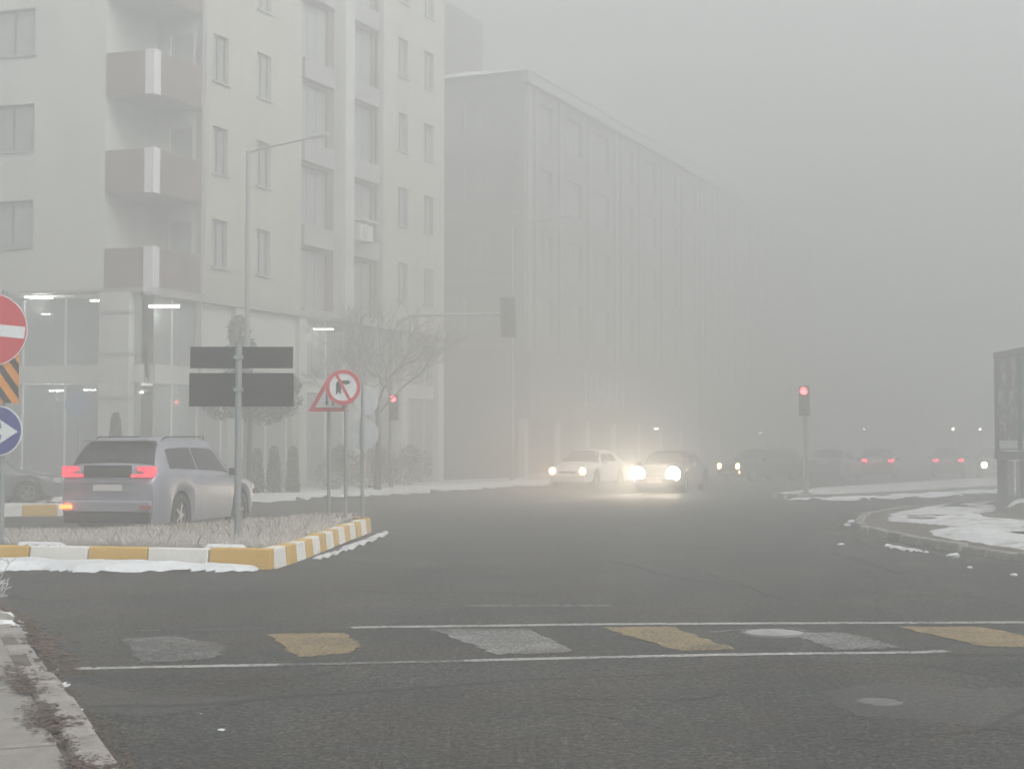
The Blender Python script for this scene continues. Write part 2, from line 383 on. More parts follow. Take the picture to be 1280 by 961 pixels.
def manhole(cx, cy, r, label):
    t = thing('manhole_cover', label, 'manhole cover', (cx, cy, 0))
    a = [2 * math.pi * k / 32 for k in range(32)]
    MB().prism([(r * math.cos(q), r * math.sin(q)) for q in a], -.01, .010).build('lid', M['concrete'] if r > .2 else M['iron'], t)
    rg = MB(); v = []
    for rr, z in ((r * 1.04, .0), (r * 1.04, .014), (r * 1.14, .010), (r * 1.18, .0)): v += [(rr * math.cos(q), rr * math.sin(q), z) for q in a]
    rg.add(v, [(j * 32 + i, j * 32 + (i + 1) % 32, (j + 1) * 32 + (i + 1) % 32, (j + 1) * 32 + i) for j in range(3) for i in range(32)])
    rg.build('rim', M['iron'], t)
manhole(*G(966, 790), .24, 'pale manhole cover set between two bars of the crosswalk')
manhole(*G(1096, 875), .12, 'small round cover in the damp asphalt nearest the camera')
strip([G(888, 789), G(925, 786), G(985, 784), G(1005, 787)], .06, .0055, .02).build('road_marking', M['white_bar'], **S)

def offset_pt(a, b, s): # left normal offset
    t = (b - a).normalized(); return Vector((-t.y, t.x)) * s
def kerb_run(pts, step, h, wd, mats, parent, side=1, gap=.02, jit=.008, z0=-.02, start=0, name='kerb_stone', bv=.018):
    """separate kerb stones along a polyline (pts is the road edge; the stone lies on the left when side=1)"""
    Q = resample(pts, step)
    for i, (a, b) in enumerate(zip(Q[:-1], Q[1:])):
        L_ = (b - a).length; ang = math.atan2((b - a).y, (b - a).x)
        l = L_ - gap; y0, y1 = (0, wd) if side > 0 else (-wd, 0); tp = .03
        hh = h + random.uniform(-jit, jit)
        s0 = tp if side > 0 else 0; s1 = 0 if side > 0 else tp
        v = [(-l / 2, y0, z0), (l / 2, y0, z0), (l / 2, y1, z0), (-l / 2, y1, z0),
             (-l / 2, y0 + s0, hh), (l / 2, y0 + s0, hh), (l / 2, y1 - s1, hh), (-l / 2, y1 - s1, hh)]
        o = MB().add(v, [(0, 3, 2, 1), (4, 5, 6, 7), (0, 1, 5, 4), (1, 2, 6, 5), (2, 3, 7, 6), (3, 0, 4, 7)]).build(name, mats[(i + start) % len(mats)], parent)
        mid = (a + b) / 2
        o.location = (mid.x + random.uniform(-jit, jit), mid.y + random.uniform(-jit, jit), 0)
        o.rotation_euler = (random.uniform(-.01, .01), 0, ang + random.uniform(-.012, .012))
        bevel(o, bv, 2)

def lumpy(poly, z, amp, name, m, res=.3, edge=.35, base=None, seed=0, holes=None, smooth=True, **tags):
    """mounded sheet over a polygon: rises from its border, with noise relief"""
    from mathutils import noise as mn
    from mathutils.geometry import intersect_point_line
    P = [Vector((*p, 0)) for p in poly]
    xs = [p.x for p in P]; ys = [p.y for p in P]
    nx = int((max(xs) - min(xs)) / res) + 2; ny = int((max(ys) - min(ys)) / res) + 2
    def inside(x, y):
        c = False; j = len(P) - 1
        for i in range(len(P)):
            if (P[i].y > y) != (P[j].y > y) and x < (P[j].x - P[i].x) * (y - P[i].y) / (P[j].y - P[i].y) + P[i].x: c = not c
            j = i
        return c
    def dist(x, y):
        q = Vector((x, y, 0)); best = 1e9
        for a, b in zip(P, P[1:] + P[:1]):
            pp, t = intersect_point_line(q, a, b); t = min(1, max(0, t)); best = min(best, (q - a.lerp(b, t)).length)
        return best
    idx = {}; v = []; f = []
    base = z if base is None else base
    for i in range(nx):
        for j in range(ny):
            x = min(xs) + i * res; y = min(ys) + j * res
            dd = dist(x, y) * (1 if inside(x, y) else -1)
            dd += mn.noise((x * 1.7, y * 1.7, seed)) * res * 1.2
            if dd < 0: continue
            k = min(1, dd / edge); k = k * k * (3 - 2 * k)
            nz = mn.noise((x * .9, y * .9, seed + 3)) * .6 + mn.noise((x * 3.1, y * 3.1, seed + 5)) * .4
            if holes and mn.noise((x * holes[0], y * holes[0], seed + 9)) > holes[1]: continue
            idx[i, j] = len(v); v.append((x + random.uniform(-.2, .2) * res, y + random.uniform(-.2, .2) * res, base + (z - base) * k + k * amp * (nz + .45)))
    for (i, j), a in idx.items():
        q = [idx.get(t) for t in ((i, j), (i + 1, j), (i + 1, j + 1), (i, j + 1))]
        if None not in q: f.append(tuple(q))
        else:
            q = [t for t in q if t is not None]
            if len(q) == 3: f.append(tuple(q))
    mb = MB().add(v, f)
    return mb.build(name, m, smooth=smooth, **tags)

# --- near-left traffic island with yellow and white kerb
KH = .25
frontL = [(-16.5, 21.2), (-9.5, 20.75), (-6.75, 20.35), (-3.05, 19.45)]
sideR = [(-2.98, 19.6), (-2.84, 21.4), (-2.72, 24.5), (-2.55, 28.0)]
back = [(-2.56, 28.2), (-2.75, 28.75), (-3.15, 28.95), (-3.9, 28.5), (-4.6, 26.9), (-5.05, 25.3), (-6.2, 23.9), (-9.0, 23.0), (-16.5, 22.9)]
isl = MB().prism([(x, y) for x, y in [(-16.5, 21.45), (-9.5, 21.0), (-6.7, 20.55), (-3.2, 19.75), (-3.05, 21.4), (-2.92, 24.5), (-2.8, 28.0), (-3.15, 28.72), (-3.75, 28.3), (-4.42, 26.8), (-4.85, 25.1), (-6.1, 23.7), (-9, 22.8), (-16.5, 22.7)]], -.01, .215).build('traffic_island', M['earth'], **S)
Y, Wt = M['kerb_yellow'], M['kerb_white']
kerb_run(frontL[::-1], .83, KH, .22, [Y, Wt], isl, side=-1, start=0, z0=-.02)
kerb_run(sideR, .585, KH, .22, [Wt, Y], isl, side=1, start=0)
kerb_run(back, .62, KH, .22, [Wt, Y], isl, side=1, start=1)
# snow pushed against the kerb foot
lumpy([(-11, 20.55), (-6.7, 20.22), (-3.1, 19.35), (-3.12, 19.2), (-3.5, 18.95), (-4.2, 19.15), (-4.7, 19.0), (-5.4, 18.85), (-5.9, 19.3), (-6.5, 18.9), (-7.1, 18.5), (-8, 18.9), (-11, 19.2)], .085, .07, 'snow_bank', M['snow'], .07, .22, 0.003, 1, **S)
lumpy([(-2.8, 21.0), (-2.65, 22.5), (-2.5, 25), (-2.35, 27.8), (-2.15, 27.6), (-2.25, 25), (-2.4, 22.8), (-2.62, 21)], .03, .03, 'snow_bank', M['snow_thin'], .06, .1, 0.003, 2, **S)
for a, b, wd in (((-16, 21.5), (-9, 21.05), .10), ((-6.6, 20.5), (-5.9, 20.35), .12), ((-4.0, 19.98), (-3.4, 19.85), .12)):
    A_ = Vector(a); B_ = Vector(b); e = Vector((0, wd))
    lumpy([tuple(A_ - e), tuple(B_ - e), tuple(B_ + e), tuple(A_ + e)], KH + .03, .015, 'snow_bank', M['snow'], .035, .07, KH - .02, 3, **S)

# frosted grass and weed stalks on that island
def blades(n, sampler, zf, hmin, hmax, wdt, name, m, lean=.5, **tags):
    v = np.zeros((n * 4, 3)); f = []
    for i in range(n):
        x, y = sampler(); h = random.uniform(hmin, hmax); a = random.uniform(0, 6.28); l = random.uniform(0, lean) * h; z = zf(x, y)
        dx, dy = math.cos(a) * l, math.sin(a) * l; b = random.uniform(0, 6.28); ex, ey = math.cos(b) * wdt, math.sin(b) * wdt
        v[4 * i] = (x - ex, y - ey, z); v[4 * i + 1] = (x + ex, y + ey, z)
        v[4 * i + 2] = (x + dx * .4 + ex * .8, y + dy * .4 + ey * .8, z + h * .6); v[4 * i + 3] = (x + dx, y + dy, z + h)
        f += [(4 * i, 4 * i + 1, 4 * i + 2), (4 * i, 4 * i + 2, 4 * i + 3)]
    me = bpy.data.meshes.new(name); me.from_pydata(v.tolist(), [], f); me.materials.append(m)
    return link(name, me, **tags)
def island_pt(edge=0.0):
    while True:
        x = random.uniform(-12, -2.95); y = random.uniform(19.9, 28.6)
        fy = 20.0 + max(0, (-3.05 - x)) * .23 if x < -3.05 else 19.9
        bx = -3.0
        by = np.interp(x, [-12, -9, -6.1, -4.9, -4.4, -3.8, -3.2], [22.7, 22.7, 23.6, 25.1, 26.8, 28.1, 28.5])
        if fy + .1 < y < by and x < np.interp(y, [19.6, 24.5, 28], [-3.12, -2.95, -2.85]):
            from mathutils import noise as mn
            if mn.noise((x * 1.1, y * 1.1, 4)) + random.uniform(-.5, .5) > -.25: return x, y
blades(60000, island_pt, lambda x, y: .2, .04, .16, .0035, 'frosted_grass', M['frost_grass'], .9, kind='stuff', label='pale frosted grass covering the kerbed traffic island')
blades(900, island_pt, lambda x, y: .2, .14, .27, .003, 'dry_weeds', M['dry_stalk'], .6, kind='stuff', label='thin brown weed stalks among the frosted grass of the island')

# --- far-left kerbed verge (behind the silver car)
vg = MB().prism([(-19, 34.3), (-10.5, 34.5), (-9.8, 35.2), (-9.9, 36.6), (-11, 37.2), (-19, 37.4)], -.01, .19).build('kerbed_verge', M['snow_thin'], **S)
kerb_run([(-19, 34.1), (-10.3, 34.2), (-9.6, 35.0), (-9.6, 36.6)], .8, .25, .2, [Wt, Y], vg, side=1, start=1)

# --- right island with worn kerb stones, snow and bare soil
R2 = [(8.6, 14.5), (7.6, 17.2), (6.95, 19.6), (6.45, 22.6), (6.2, 25.4), (6.3, 28.2), (6.7, 30.3), (7.7, 33.8), (9.6, 37.6), (12.8, 41.2), (18, 45.2), (34, 55)]
poly2 = [(8.8, 14.5), (7.8, 17.2), (7.15, 19.6), (6.65, 22.6), (6.42, 25.4), (6.5, 28.1), (6.9, 30.2), (7.85, 33.6), (9.7, 37.4), (12.9, 40.95), (18, 45), (34, 54.7), (40, 40), (34, 14.5)]
isr = MB().prism(poly2, -.01, .10).build('corner_island', M['earth'], **S)
kerb_run(R2, .82, .125, .2, [M['kerb_stone'], M['paver']], isr, side=-1, gap=.09, jit=.022, bv=.03)
lumpy([(6.78, 24.6), (7.15, 21.6), (8.0, 18.8), (9.6, 16.6), (14, 15), (20, 17), (20, 24), (12.4, 27.2), (10.6, 28.8), (9.7, 31), (10.2, 33.5), (11.6, 35.7), (13.0, 38.2), (12.4, 40.0), (9.8, 36.9), (8.1, 33.2), (7.3, 30.2), (8.0, 28.0), (7.1, 26.6)], .135, .07, 'snow_cover', M['snow_thin'], .10, .5, .096, 11, holes=(1.3, .36), **S)
lumpy([(12.5, 39.4), (11.0, 36.5), (10.6, 33), (11.6, 29.2), (15, 27.5), (20, 30), (20, 42), (14, 41.3)], .20, .16, 'soil_mound', M['earth'], .2, .6, .098, 15, **S)
lumpy([(11.4, 34.8), (12.1, 34.0), (12.3, 33.0), (11.9, 31.4), (11.2, 31.8), (11.3, 33.2), (10.9, 34.2)], .30, .14, 'snow_bank', M['snow'], .1, .25, .15, 17, **S)
# snow crumbs and stones lying along the right kerb
mbs = MB()
def rock(mb, x, y, z, r, fl=.5):
    n = 6; v = []
    for k, (rr, zz) in enumerate(((.8, 0), (1, .45), (.55, .9))):
        for i in range(n):
            a = 6.283 * i / n + k * .4; q = r * rr * random.uniform(.75, 1.2); v.append((x + q * math.cos(a) * 1.3, y + q * math.sin(a), z + zz * r * fl * 1.6 * random.uniform(.8, 1.2)))
    f = [(j * n + i, j * n + (i + 1) % n, (j + 1) * n + (i + 1) % n, (j + 1) * n + i) for j in range(2) for i in range(n)] + [tuple(range(2 * n, 3 * n))]
    mb.add(v, f)
for x, y, r in ((1190, 696, .085), (1156, 690, .035), (1050, 681, .05), (1108, 683, .06), (1120, 684, .04), (1210, 709, .03), (1265, 719, .04), (1140, 687, .03), (1065, 654, .10), (1058, 657, .07)):
    rock(mbs, *G(x, y), 0, r)
lumpy([G(1108, 681), G(1150, 688), G(1152, 691), G(1125, 688), G(1104, 684)], .03, .02, 'snow_bank', M['snow_thin'], .05, .08, .003, 5, **S)
mbs.build('snow_crumbs', M['snow'], kind='stuff', label='small lumps of snow on the asphalt along the right kerb')
mb = MB()
for i in range(700):
    y = random.uniform(15, 33); x = np.interp(y, [14.5, 17.2, 19.6, 22.6, 25.4, 28.2, 33.8], [8.6, 7.6, 6.95, 6.45, 6.2, 6.3, 7.7]) - abs(random.gauss(0, .35)) - .02
    rock(mb, x, y, .0, random.uniform(.008, .028), .3)
mb.build('gutter_litter', M['leaf_litter'], kind='stuff', label='brown grit and leaf litter along the right kerb')
strip([(8.5, 14.5), (7.45, 17.2), (6.8, 19.6), (6.25, 22.6), (5.98, 25.4), (6.05, 28.2)], lambda s: .45, .0021, .02).build('gutter_dirt', M['damp'], **S)

# --- far median with the right-hand signal
med = MB().prism([(8.0, 45.3), (9.6, 45.4), (12.2, 48.6), (22, 61.2), (34, 74), (34, 80), (20, 68), (11, 54), (8.2, 47.5)], -.01, .13).build('median_island', M['snow_thin'], **S)
kerb_run([(8.0, 47.5), (7.8, 45.4), (8.2, 45.0), (9.7, 45.1), (12.3, 48.3), (22.1, 60.9), (34.1, 73.7)], .95, .16, .2, [M['kerb_stone']], med, side=1)
lumpy([(7.9, 44.4), (9.8, 44.6), (12.6, 47.9), (22.4, 60.5), (34, 73), (34, 71.2), (22.8, 59.4), (13, 46.9), (10, 43.9), (8, 43.8)], .10, .06, 'snow_bank', M['snow'], .22, .4, .003, 21, **S)

# --- near-left pavement
EDGE = [(-1.35, 6.0), (-1.88, 7.38), (-2.52, 8.96), (-3.15, 10.45), (-4.05, 12.7), (-4.72, 14.1), (-5.9, 15.6), (-8, 17)]
pv = MB().prism([(x - .1, y) for x, y in EDGE] + [(-14, 17), (-14, 4), (-1.3, 4), (-1.2, 6)][0:], -.01, .085).build('pavement', M['earth'], **S)
kdir = Vector((-.37, .929)); kn = Vector((-.929, -.37))
org = Vector((-1.84, 7.2))
slab = None
for i in range(-3, 12):
    for j in range(0, 8):
        c = org + kdir * (i * .86 + (.43 if j % 2 else 0)) + kn * (.525 + j * .62)
        if c.x < -9 or c.y > 15.2 or c.y < 4.5: continue
        if slab is None:
            slab = MB().box(-.422, .422, -.302, .302, -.02, .015).mesh('paving_slab'); slab.materials.append(M['paver'])
        o = link('paving_slab', slab, pv); o.location = (c.x, c.y, .092 + random.uniform(-.003, .003))
        o.rotation_euler = (random.uniform(-.006, .006), random.uniform(-.006, .006), math.atan2(kdir.y, kdir.x) + random.uniform(-.006, .006))
        bevel(o, .006, 1)
kerb_run(EDGE[:3], .95, .115, .20, [M['kerb_stone']], pv, side=1, gap=.02, jit=.01, bv=.03)
kerb_run(EDGE[2:], .52, .105, .24, [M['kerb_stone']], pv, side=1, gap=.07, jit=.03, bv=.035)
mb = MB(); DP = resample([px(150, 985, .12), px(122, 952, .12), px(92, 925, .12), px(60, 888, .12), px(40, 858, .12), px(15, 825, .12)], .02)
for i in range(2600):
    k = random.randrange(len(DP)); p = DP[k]; g = .5 + .5 * math.sin(k * .085) + .35 * math.sin(k * .23)
    if random.random() > max(.08, g): continue
    a = random.uniform(0, 6.28); r = random.uniform(.006, .02); x = p.x + random.gauss(0, .035) * (1 + g); y = p.y + random.gauss(0, .03)
    mb.add([(x + r * math.cos(a + q) * (1.6 if q in (0, 3.14) else .8), y + r * math.sin(a + q) * (1.6 if q in (0, 3.14) else .8), .1185 + random.uniform(0, .008)) for q in (0, 1.4, 3.14, 4.6)], [(0, 1, 2, 3)])
mb.build('leaf_debris', M['leaf_litter'], kind='stuff', label='trodden brown leaves along the inner edge of the left kerb')
mb = MB()
for i in range(1500):
    k = random.random(); q = resample(EDGE, .1); p = q[int(k * (len(q) - 1))]
    off = random.gauss(0, .09); far = p.y > 10.5
    if off > 0 and not far: off *= .8
    x = p.x + off + (.12 if far else .04); rock(mb, x, p.y + random.uniform(-.05, .05), .0 if off > -.02 else .10, random.uniform(.006, .03 if far else .014), .35)
mb.build('leaf_debris', M['leaf_litter'], kind='stuff', label='brown dead leaves and grit gathered along the left kerb')
mb = MB()
for p, r in (((20, 785), .09), ((8, 792), .12), ((2, 800), .1), ((14, 800), .08), ((30, 794), .05), ((83, 861), .035), ((3, 783), .14), ((25, 830), .05)): rock(mb, *G(*p), .03, r, .5)
for p, r in (((92, 884), .03), ((104, 884.5), .02), ((280, 909), .018), (((254), 889), .007)): rock(mb, *G(*p), .0, r, .3)
mb.build('snow_crumbs', M['snow'], kind='stuff', label='white scraps of snow beside the left kerb')
mb = MB()
for i in range(900):
    y = random.uniform(7, 19); x = random.uniform(-.36 * y, .36 * y)
    if x < np.interp(y, [6, 7.4, 9, 10.5, 12.7, 14.1, 19], [-1.2, -1.8, -2.4, -3, -3.9, -4.6, -9]): continue
    rock(mb, x, y, 0, random.uniform(.003, .008), .5)
mb.build('loose_grit', M['damp'], kind='stuff', label='loose grit scattered over the near asphalt')

def frost_weed(x, y, h, n, label):
    t = thing('frosted_weed', label, 'plant', (x, y, .02), group=None); mb = MB()
    for i in range(n):
        a = random.uniform(0, 6.28); l = random.uniform(.1, .4) * h; p = [(0, 0, 0)]
        for k in range(1, 5): p.append((math.cos(a) * l * (k / 4) ** 1.4 + random.uniform(-.02, .02), math.sin(a) * l * (k / 4) ** 1.4, h * random.uniform(.9, 1.05) * k / 4))
        mb.tube(p, .0035, 4)
        for k in range(2, 5):
            for _ in range(3):
                b = random.uniform(0, 6.28); q = Vector(p[k]); mb.tube([q, q + Vector((math.cos(b) * .07, math.sin(b) * .07, random.uniform(.0, .06)))], .004, 3)
    mb.build('stems', M['frost_weed'], t)
frost_weed(-4.98, 14.7, .42, 9, 'frosted weed on the pavement edge, the taller of two')
frost_weed(-4.78, 14.3, .26, 8, 'low frosted weed nearest the road edge by the snow lumps')

# ------------------------------------------------------------------ buildings
U = Vector((.4007, .9162)); Wv = Vector((-.9162, .4007)); C0 = Vector((-10.66, 45.3))
BROT = math.atan2(U.y, U.x)   # local x runs along the street front, local y goes into the block
def facade(cuts_t, cuts_z, holes, th, side='x'):
    """wall sheet with rectangular openings. holes: (t0,t1,z0,z1). Along local x (front, y from 0 to th)"""
    ts = sorted(set(cuts_t + [h[0] for h in holes] + [h[1] for h in holes])); zs = sorted(set(cuts_z + [h[2] for h in holes] + [h[3] for h in holes]))
    mb = MB()
    def hol(i, j):
        if i < 0 or j < 0 or i >= len(ts) - 1 or j >= len(zs) - 1: return True
        tm = (ts[i] + ts[i + 1]) / 2; zm = (zs[j] + zs[j + 1]) / 2
        return any(h[0] < tm < h[1] and h[2] < zm < h[3] for h in holes)
    for i in range(len(ts) - 1):
        for j in range(len(zs) - 1):
            if hol(i, j): continue
            a, b, c, e = ts[i], ts[i + 1], zs[j], zs[j + 1]
            V = [(a, 0, c), (b, 0, c), (b, 0, e), (a, 0, e), (a, th, c), (b, th, c), (b, th, e), (a, th, e)]
            F = [(0, 1, 2, 3), (5, 4, 7, 6)]
            if hol(i - 1, j): F.append((4, 0, 3, 7))
            if hol(i + 1, j): F.append((1, 5, 6, 2))
            if hol(i, j - 1): F.append((4, 5, 1, 0))
            if hol(i, j + 1): F.append((3, 2, 6, 7))
            mb.add(V, F)
    return mb
def rotz(mb, rz, dx=0, dy=0):
    c, s = math.cos(rz), math.sin(rz)
    mb.v = [(x * c - y * s + dx, x * s + y * c + dy, z) for x, y, z in mb.v]; return mb
WINCACHE = {}
def window(parent, t, z, wd, h, depth=.13, rz=0, base=(0, 0), leaves=2, curtain=False, name='window', sill=True, fr='frame_dark'):
    """frame object with panes and a sill as sub-parts, standing in an opening"""
    key = (round(wd, 2), round(h, 2), leaves, curtain, fr)
    if key not in WINCACHE:
        f = .06; mb = MB(); y0, y1 = 0, .06
        mb.box(0, wd, y0, y1, 0, f); mb.box(0, wd, y0, y1, h - f, h); mb.box(0, f, y0, y1, f, h - f); mb.box(wd - f, wd, y0, y1, f, h - f)
        for k in range(1, leaves): mb.box(wd * k / leaves - f / 2, wd * k / leaves + f / 2, y0, y1, f, h - f)
        fm = mb.mesh('frame'); fm.materials.append(M[fr])
        pw = (wd - f * (leaves + 1) + 0) / leaves
        pm = MB().box(0, wd / leaves - f * 1.2, .02, .035, f, h - f).mesh('pane'); pm.materials.append(M['pane_b'] if curtain else M['glass_dark'])
        sm = MB().box(-.06, wd + .06, -.20, -.02, -.07, -.01).mesh('sill'); sm.materials.append(M['trim_grey'])
        WINCACHE[key] = (fm, pm, sm)
    fm, pm, sm = WINCACHE[key]
    o = link(name, fm, parent); c, s = math.cos(rz), math.sin(rz)
    o.location = (base[0] + t * c - depth * s, base[1] + t * s + depth * c, z); o.rotation_euler = (0, 0, rz)
    for k in range(leaves):
        p = link('pane', pm, o); p.location = (wd * k / leaves + .036 + (0 if k == 0 else 0), 0, 0)
    if sill: link('sill', sm, o)
    return o

# --- block A
A = thing('apartment_block', 'cream and taupe apartment block with corner balconies over a glazed shop', 'building', (C0.x, C0.y, 0), BROT)
SL = 6.27; FH = 2.95; NF = 5; TOP = SL + FH * NF + .3; LEN = 19.6
# front (street) wall, from the loggia to the end
cols = [(3.05, .85, 1), (5.55, .85, 1), (15.5, .85, 1), (17.75, .85, 1)]
holes = []; wins = []
for fl in range(NF):
    zf = SL + fl * FH
    for t, wd, _ in cols: holes.append((t, t + wd, zf + .95, zf + 2.45)); wins.append((t, zf + .95, wd, 1.5))
facade([2.49, 8.37], [SL, TOP], [h for h in holes if h[1] < 8.3], .25).build('wall', M['wall_cream'], A)
facade([14.3, LEN], [SL, TOP], [h for h in holes if h[0] > 14], .25).build('wall', M['wall_cream'], A)
for i, (t, z, wd, h) in enumerate(wins): window(A, t, z, wd, h)
# central darker bay, recessed, with tall windows and light spandrels
bh = []
for fl in range(NF):
    zf = SL + fl * FH
    bh += [(8.95, 10.75, zf + .15, zf + 2.2), (12.35, 14.1, zf + .15, zf + 2.2)]
rotz(facade([8.37, 14.3], [SL, TOP], bh, .25), 0, 0, .35).build('wall', M['wall_taupe'], A)
for t0, t1, z0, z1 in bh:
    window(A, t0, z0, t1 - t0, z1 - z0, .45, leaves=3, sill=False, fr='trim_grey')
mb = MB()
for fl in range(NF + 1):
    zf = SL + fl * FH - .62 if fl else SL - .05
    for a, b in ((8.8, 10.9), (12.2, 14.25)): MB().box(a, b, .12, .345, zf, zf + (.7 if fl else .15)).build('spandrel', M['trim_grey'], A)
MB().box(11.2, 11.85, -.12, .345, SL, TOP).build('pilaster', M['wall_white'], A)
# side wall (facing the camera) at the corner: local y axis direction; recess 1.6 x 2.49 for the loggias
SD = 14.0
sh = []
for fl in range(NF): zf = SL + fl * FH; sh.append((4.05, 6.5, zf + 1.35, zf + 2.77))
sw = facade([1.6, SD], [SL, TOP], sh, .25)
rotz(sw, math.pi / 2, 0, 0); sw.v = [(-x if False else x, y, z) for x, y, z in sw.v]
sw.v = [(x + .25, y, z) for x, y, z in sw.v]
sw.build('wall', M['wall_white'], A)
for t0, t1, z0, z1 in sh:
    o = window(A, 0, 0, t1 - t0, z1 - z0, 0, leaves=3, sill=True)
    o.location = (.14, t1, z0); o.rotation_euler = (0, 0, -math.pi / 2)
# loggia walls
dh = [(.35, 1.15, SL + fl * FH + .05, SL + fl * FH + 2.3) for fl in range(NF)]
lw = facade([0, 1.6], [SL, TOP], dh, .2)      # wall facing the camera, set back
rotz(lw, math.pi / 2, 0, 0); lw.v = [(x + 2.49 + .2, y, z) for x, y, z in lw.v]; lw.build('wall', M['wall_white'], A)
MB().box(.25, 2.49, 1.6, 1.8, SL, TOP).build('wall', M['wall_white'], A)
for t0, t1, z0, z1 in dh:
    o = window(A, 0, 0, t1 - t0, z1 - z0, 0, leaves=1, sill=False, name='balcony_door', fr='trim_grey')
    o.location = (2.58, t1, z0); o.rotation_euler = (0, 0, -math.pi / 2)
for fl in range(NF):
    zf = SL + fl * FH
    b = MB().box(0.02, 2.48, 0.02, 1.59, zf - .12, zf + .05).build('balcony_floor', M['wall_white'], A)
    MB().box(.30, 2.47, -.02, .10, zf - .10, zf + 1.18).build('balcony_panel', M['wall_taupe'], b)
    MB().box(-.02, .10, .26, 1.58, zf - .10, zf + 1.18).build('balcony_panel', M['wall_taupe'], b)
    MB().box(-.05, .28, -.05, .25, zf - .14, zf + 1.21).build('corner_post', M['trim_white'], b)
MB().box(.26, LEN - .01, .62, SD, TOP - .3, TOP - .05).build('roof', M['concrete'], A)
MB().box(LEN - .25, LEN, .26, SD, 0, TOP - .02).build('wall', M['wall_cream'], A)
MB().box(2.40, 2.48, -.06, .0, 3.2, TOP).build('downpipe', M['trim_grey'], A)
# slab edge over the shop
MB().box(-.04, LEN, -.06, .24, SL - .23, SL - .005).build('fascia', M['trim_grey'], A)
MB().box(-.04, .24, .26, SD, SL - .09, SL - .005).build('fascia', M['trim_grey'], A)
# shop: pillars, glazing, mullions, transom band, floors and interior
for t in (4.4, 8.3, 12.1, 15.9, 19.1):
    MB().box(t, t + .5, .0, .5, 0, SL - .245).build('pillar', M['wall_white'], A)
for s in (5.6, 10.4):
    MB().box(.0, .5, s, s + .5, 0, SL - .10).build('pillar', M['wall_white'], A)
cp = MB().box(-.02, .5, .74, 1.74, 0, SL - .10).build('corner_pillar', M['wall_white'], A)
for zz in (2.95, 4.25, 5.50): MB().box(-.05, .55, .70, 1.78, zz, zz + .09).build('pillar_band', M['trim_grey'], cp)
for t0, t1 in ((2.6, 4.38), (4.92, 8.28)): MB().box(t0, t1, .14, .262, 4.03, SL - .245).build('cladding_panel', M['wall_white'], A)
mulx = MB()
for t in np.arange(1.4, 19.3, 1.3): mulx.box(t - .03, t + .03, .24, .32, .1, SL - .245)
mulx.build('mullions', M['trim_white'], A)
mulx = MB()
for s in np.arange(1.6, 14, 1.47): mulx.box(.24, .32, s - .03, s + .03, .1, SL - .245)
mulx.build('mullions', M['trim_white'], A)
MB().box(.5, LEN - .5, .20, .40, 3.45, 4.0).build('transom_band', M['wall_white'], A)
MB().box(.20, .40, .5, SD, 3.45, 4.0).build('transom_band', M['wall_white'], A)
MB().box(.5, LEN, .22, .36, 0, .35).build('plinth', M['trim_grey'], A)
MB().box(.22, .36, .5, SD, 0, .35).build('plinth', M['trim_grey'], A)
def hazed_glass():
    m = bpy.data.materials.new('hazed_glass'); m.use_nodes = True; t = m.node_tree; N = t.nodes; L = t.links
    N.clear(); o = N.new('ShaderNodeOutputMaterial'); g = N.new('ShaderNodeBsdfGlossy'); g.inputs['Roughness'].default_value = .05
    tr = N.new('ShaderNodeBsdfTransparent'); tr.inputs[0].default_value = (.80, .84, .84, 1); mx = N.new('ShaderNodeMixShader')
    fr = N.new('ShaderNodeFresnel'); fr.inputs[0].default_value = 1.5
    L.new(fr.outputs[0], mx.inputs[0]); L.new(tr.outputs[0], mx.inputs[1]); L.new(g.outputs[0], mx.inputs[2])
    df = N.new('ShaderNodeBsdfDiffuse'); df.inputs[0].default_value = (.62, .66, .66, 1); m2 = N.new('ShaderNodeMixShader'); m2.inputs[0].default_value = .30  # pale diffuse share paints fog haze and reflection into the shop panes
    L.new(mx.outputs[0], m2.inputs[1]); L.new(df.outputs[0], m2.inputs[2]); L.new(m2.outputs[0], o.inputs[0]); return m
M['clear'] = hazed_glass()
for i, t in enumerate(np.arange(.5, 19, 1.3)):
    for z0, z1 in ((.36, 3.43), (4.02, SL - .25)):
        MB().box(t + .01, min(t + 1.29, 19.1), .27, .285, z0, z1).build('shop_pane', M['clear'], A)
for s in np.arange(.5, 13.5, 1.47):
    for z0, z1 in ((.36, 3.43), (4.02, SL - .25)):
        MB().box(.27, .285, s + .01, s + 1.46, z0, z1).build('shop_pane', M['clear'], A)
MB().box(.45, LEN - .3, .45, SD, 3.46, 3.6).build('mezzanine_floor', M['wall_white'], A)
MB().box(.45, LEN - .3, .45, SD, .02, .12).build('shop_floor', M['paver'], A)
MB().box(.3, LEN - .3, .5, SD, SL - .12, SL - .02).build('shop_ceiling', M['wall_white'], A)
MB().box(3.5, LEN - .3, 6.0, 6.2, .12, SL - .13).build('shop_back_wall', M['curtain'], A)
MB().box(6.0, 6.2, 6.2, SD, .12, SL - .13).build('shop_back_wall', M['curtain'], A)
for i in range(16):   # racks of goods behind the glass
    a = random.uniform(.9, 5.0); b = random.uniform(1.2, 11.5); z = random.choice((.12, 3.6)); hh = random.uniform(.9, 1.9)
    o = MB().box(a, a + random.uniform(.3, .9), b, b + random.uniform(.4, 1.3), z, z + hh).build('display_rack', M['display'], A)
for i in range(10):
    a = random.uniform(6, 18); z = random.choice((.12, 3.6)); MB().box(a, a + random.uniform(.4, 1.2), 1.2, 1.9, z, z + random.uniform(.8, 1.7)).build('display_rack', M['display'], A)
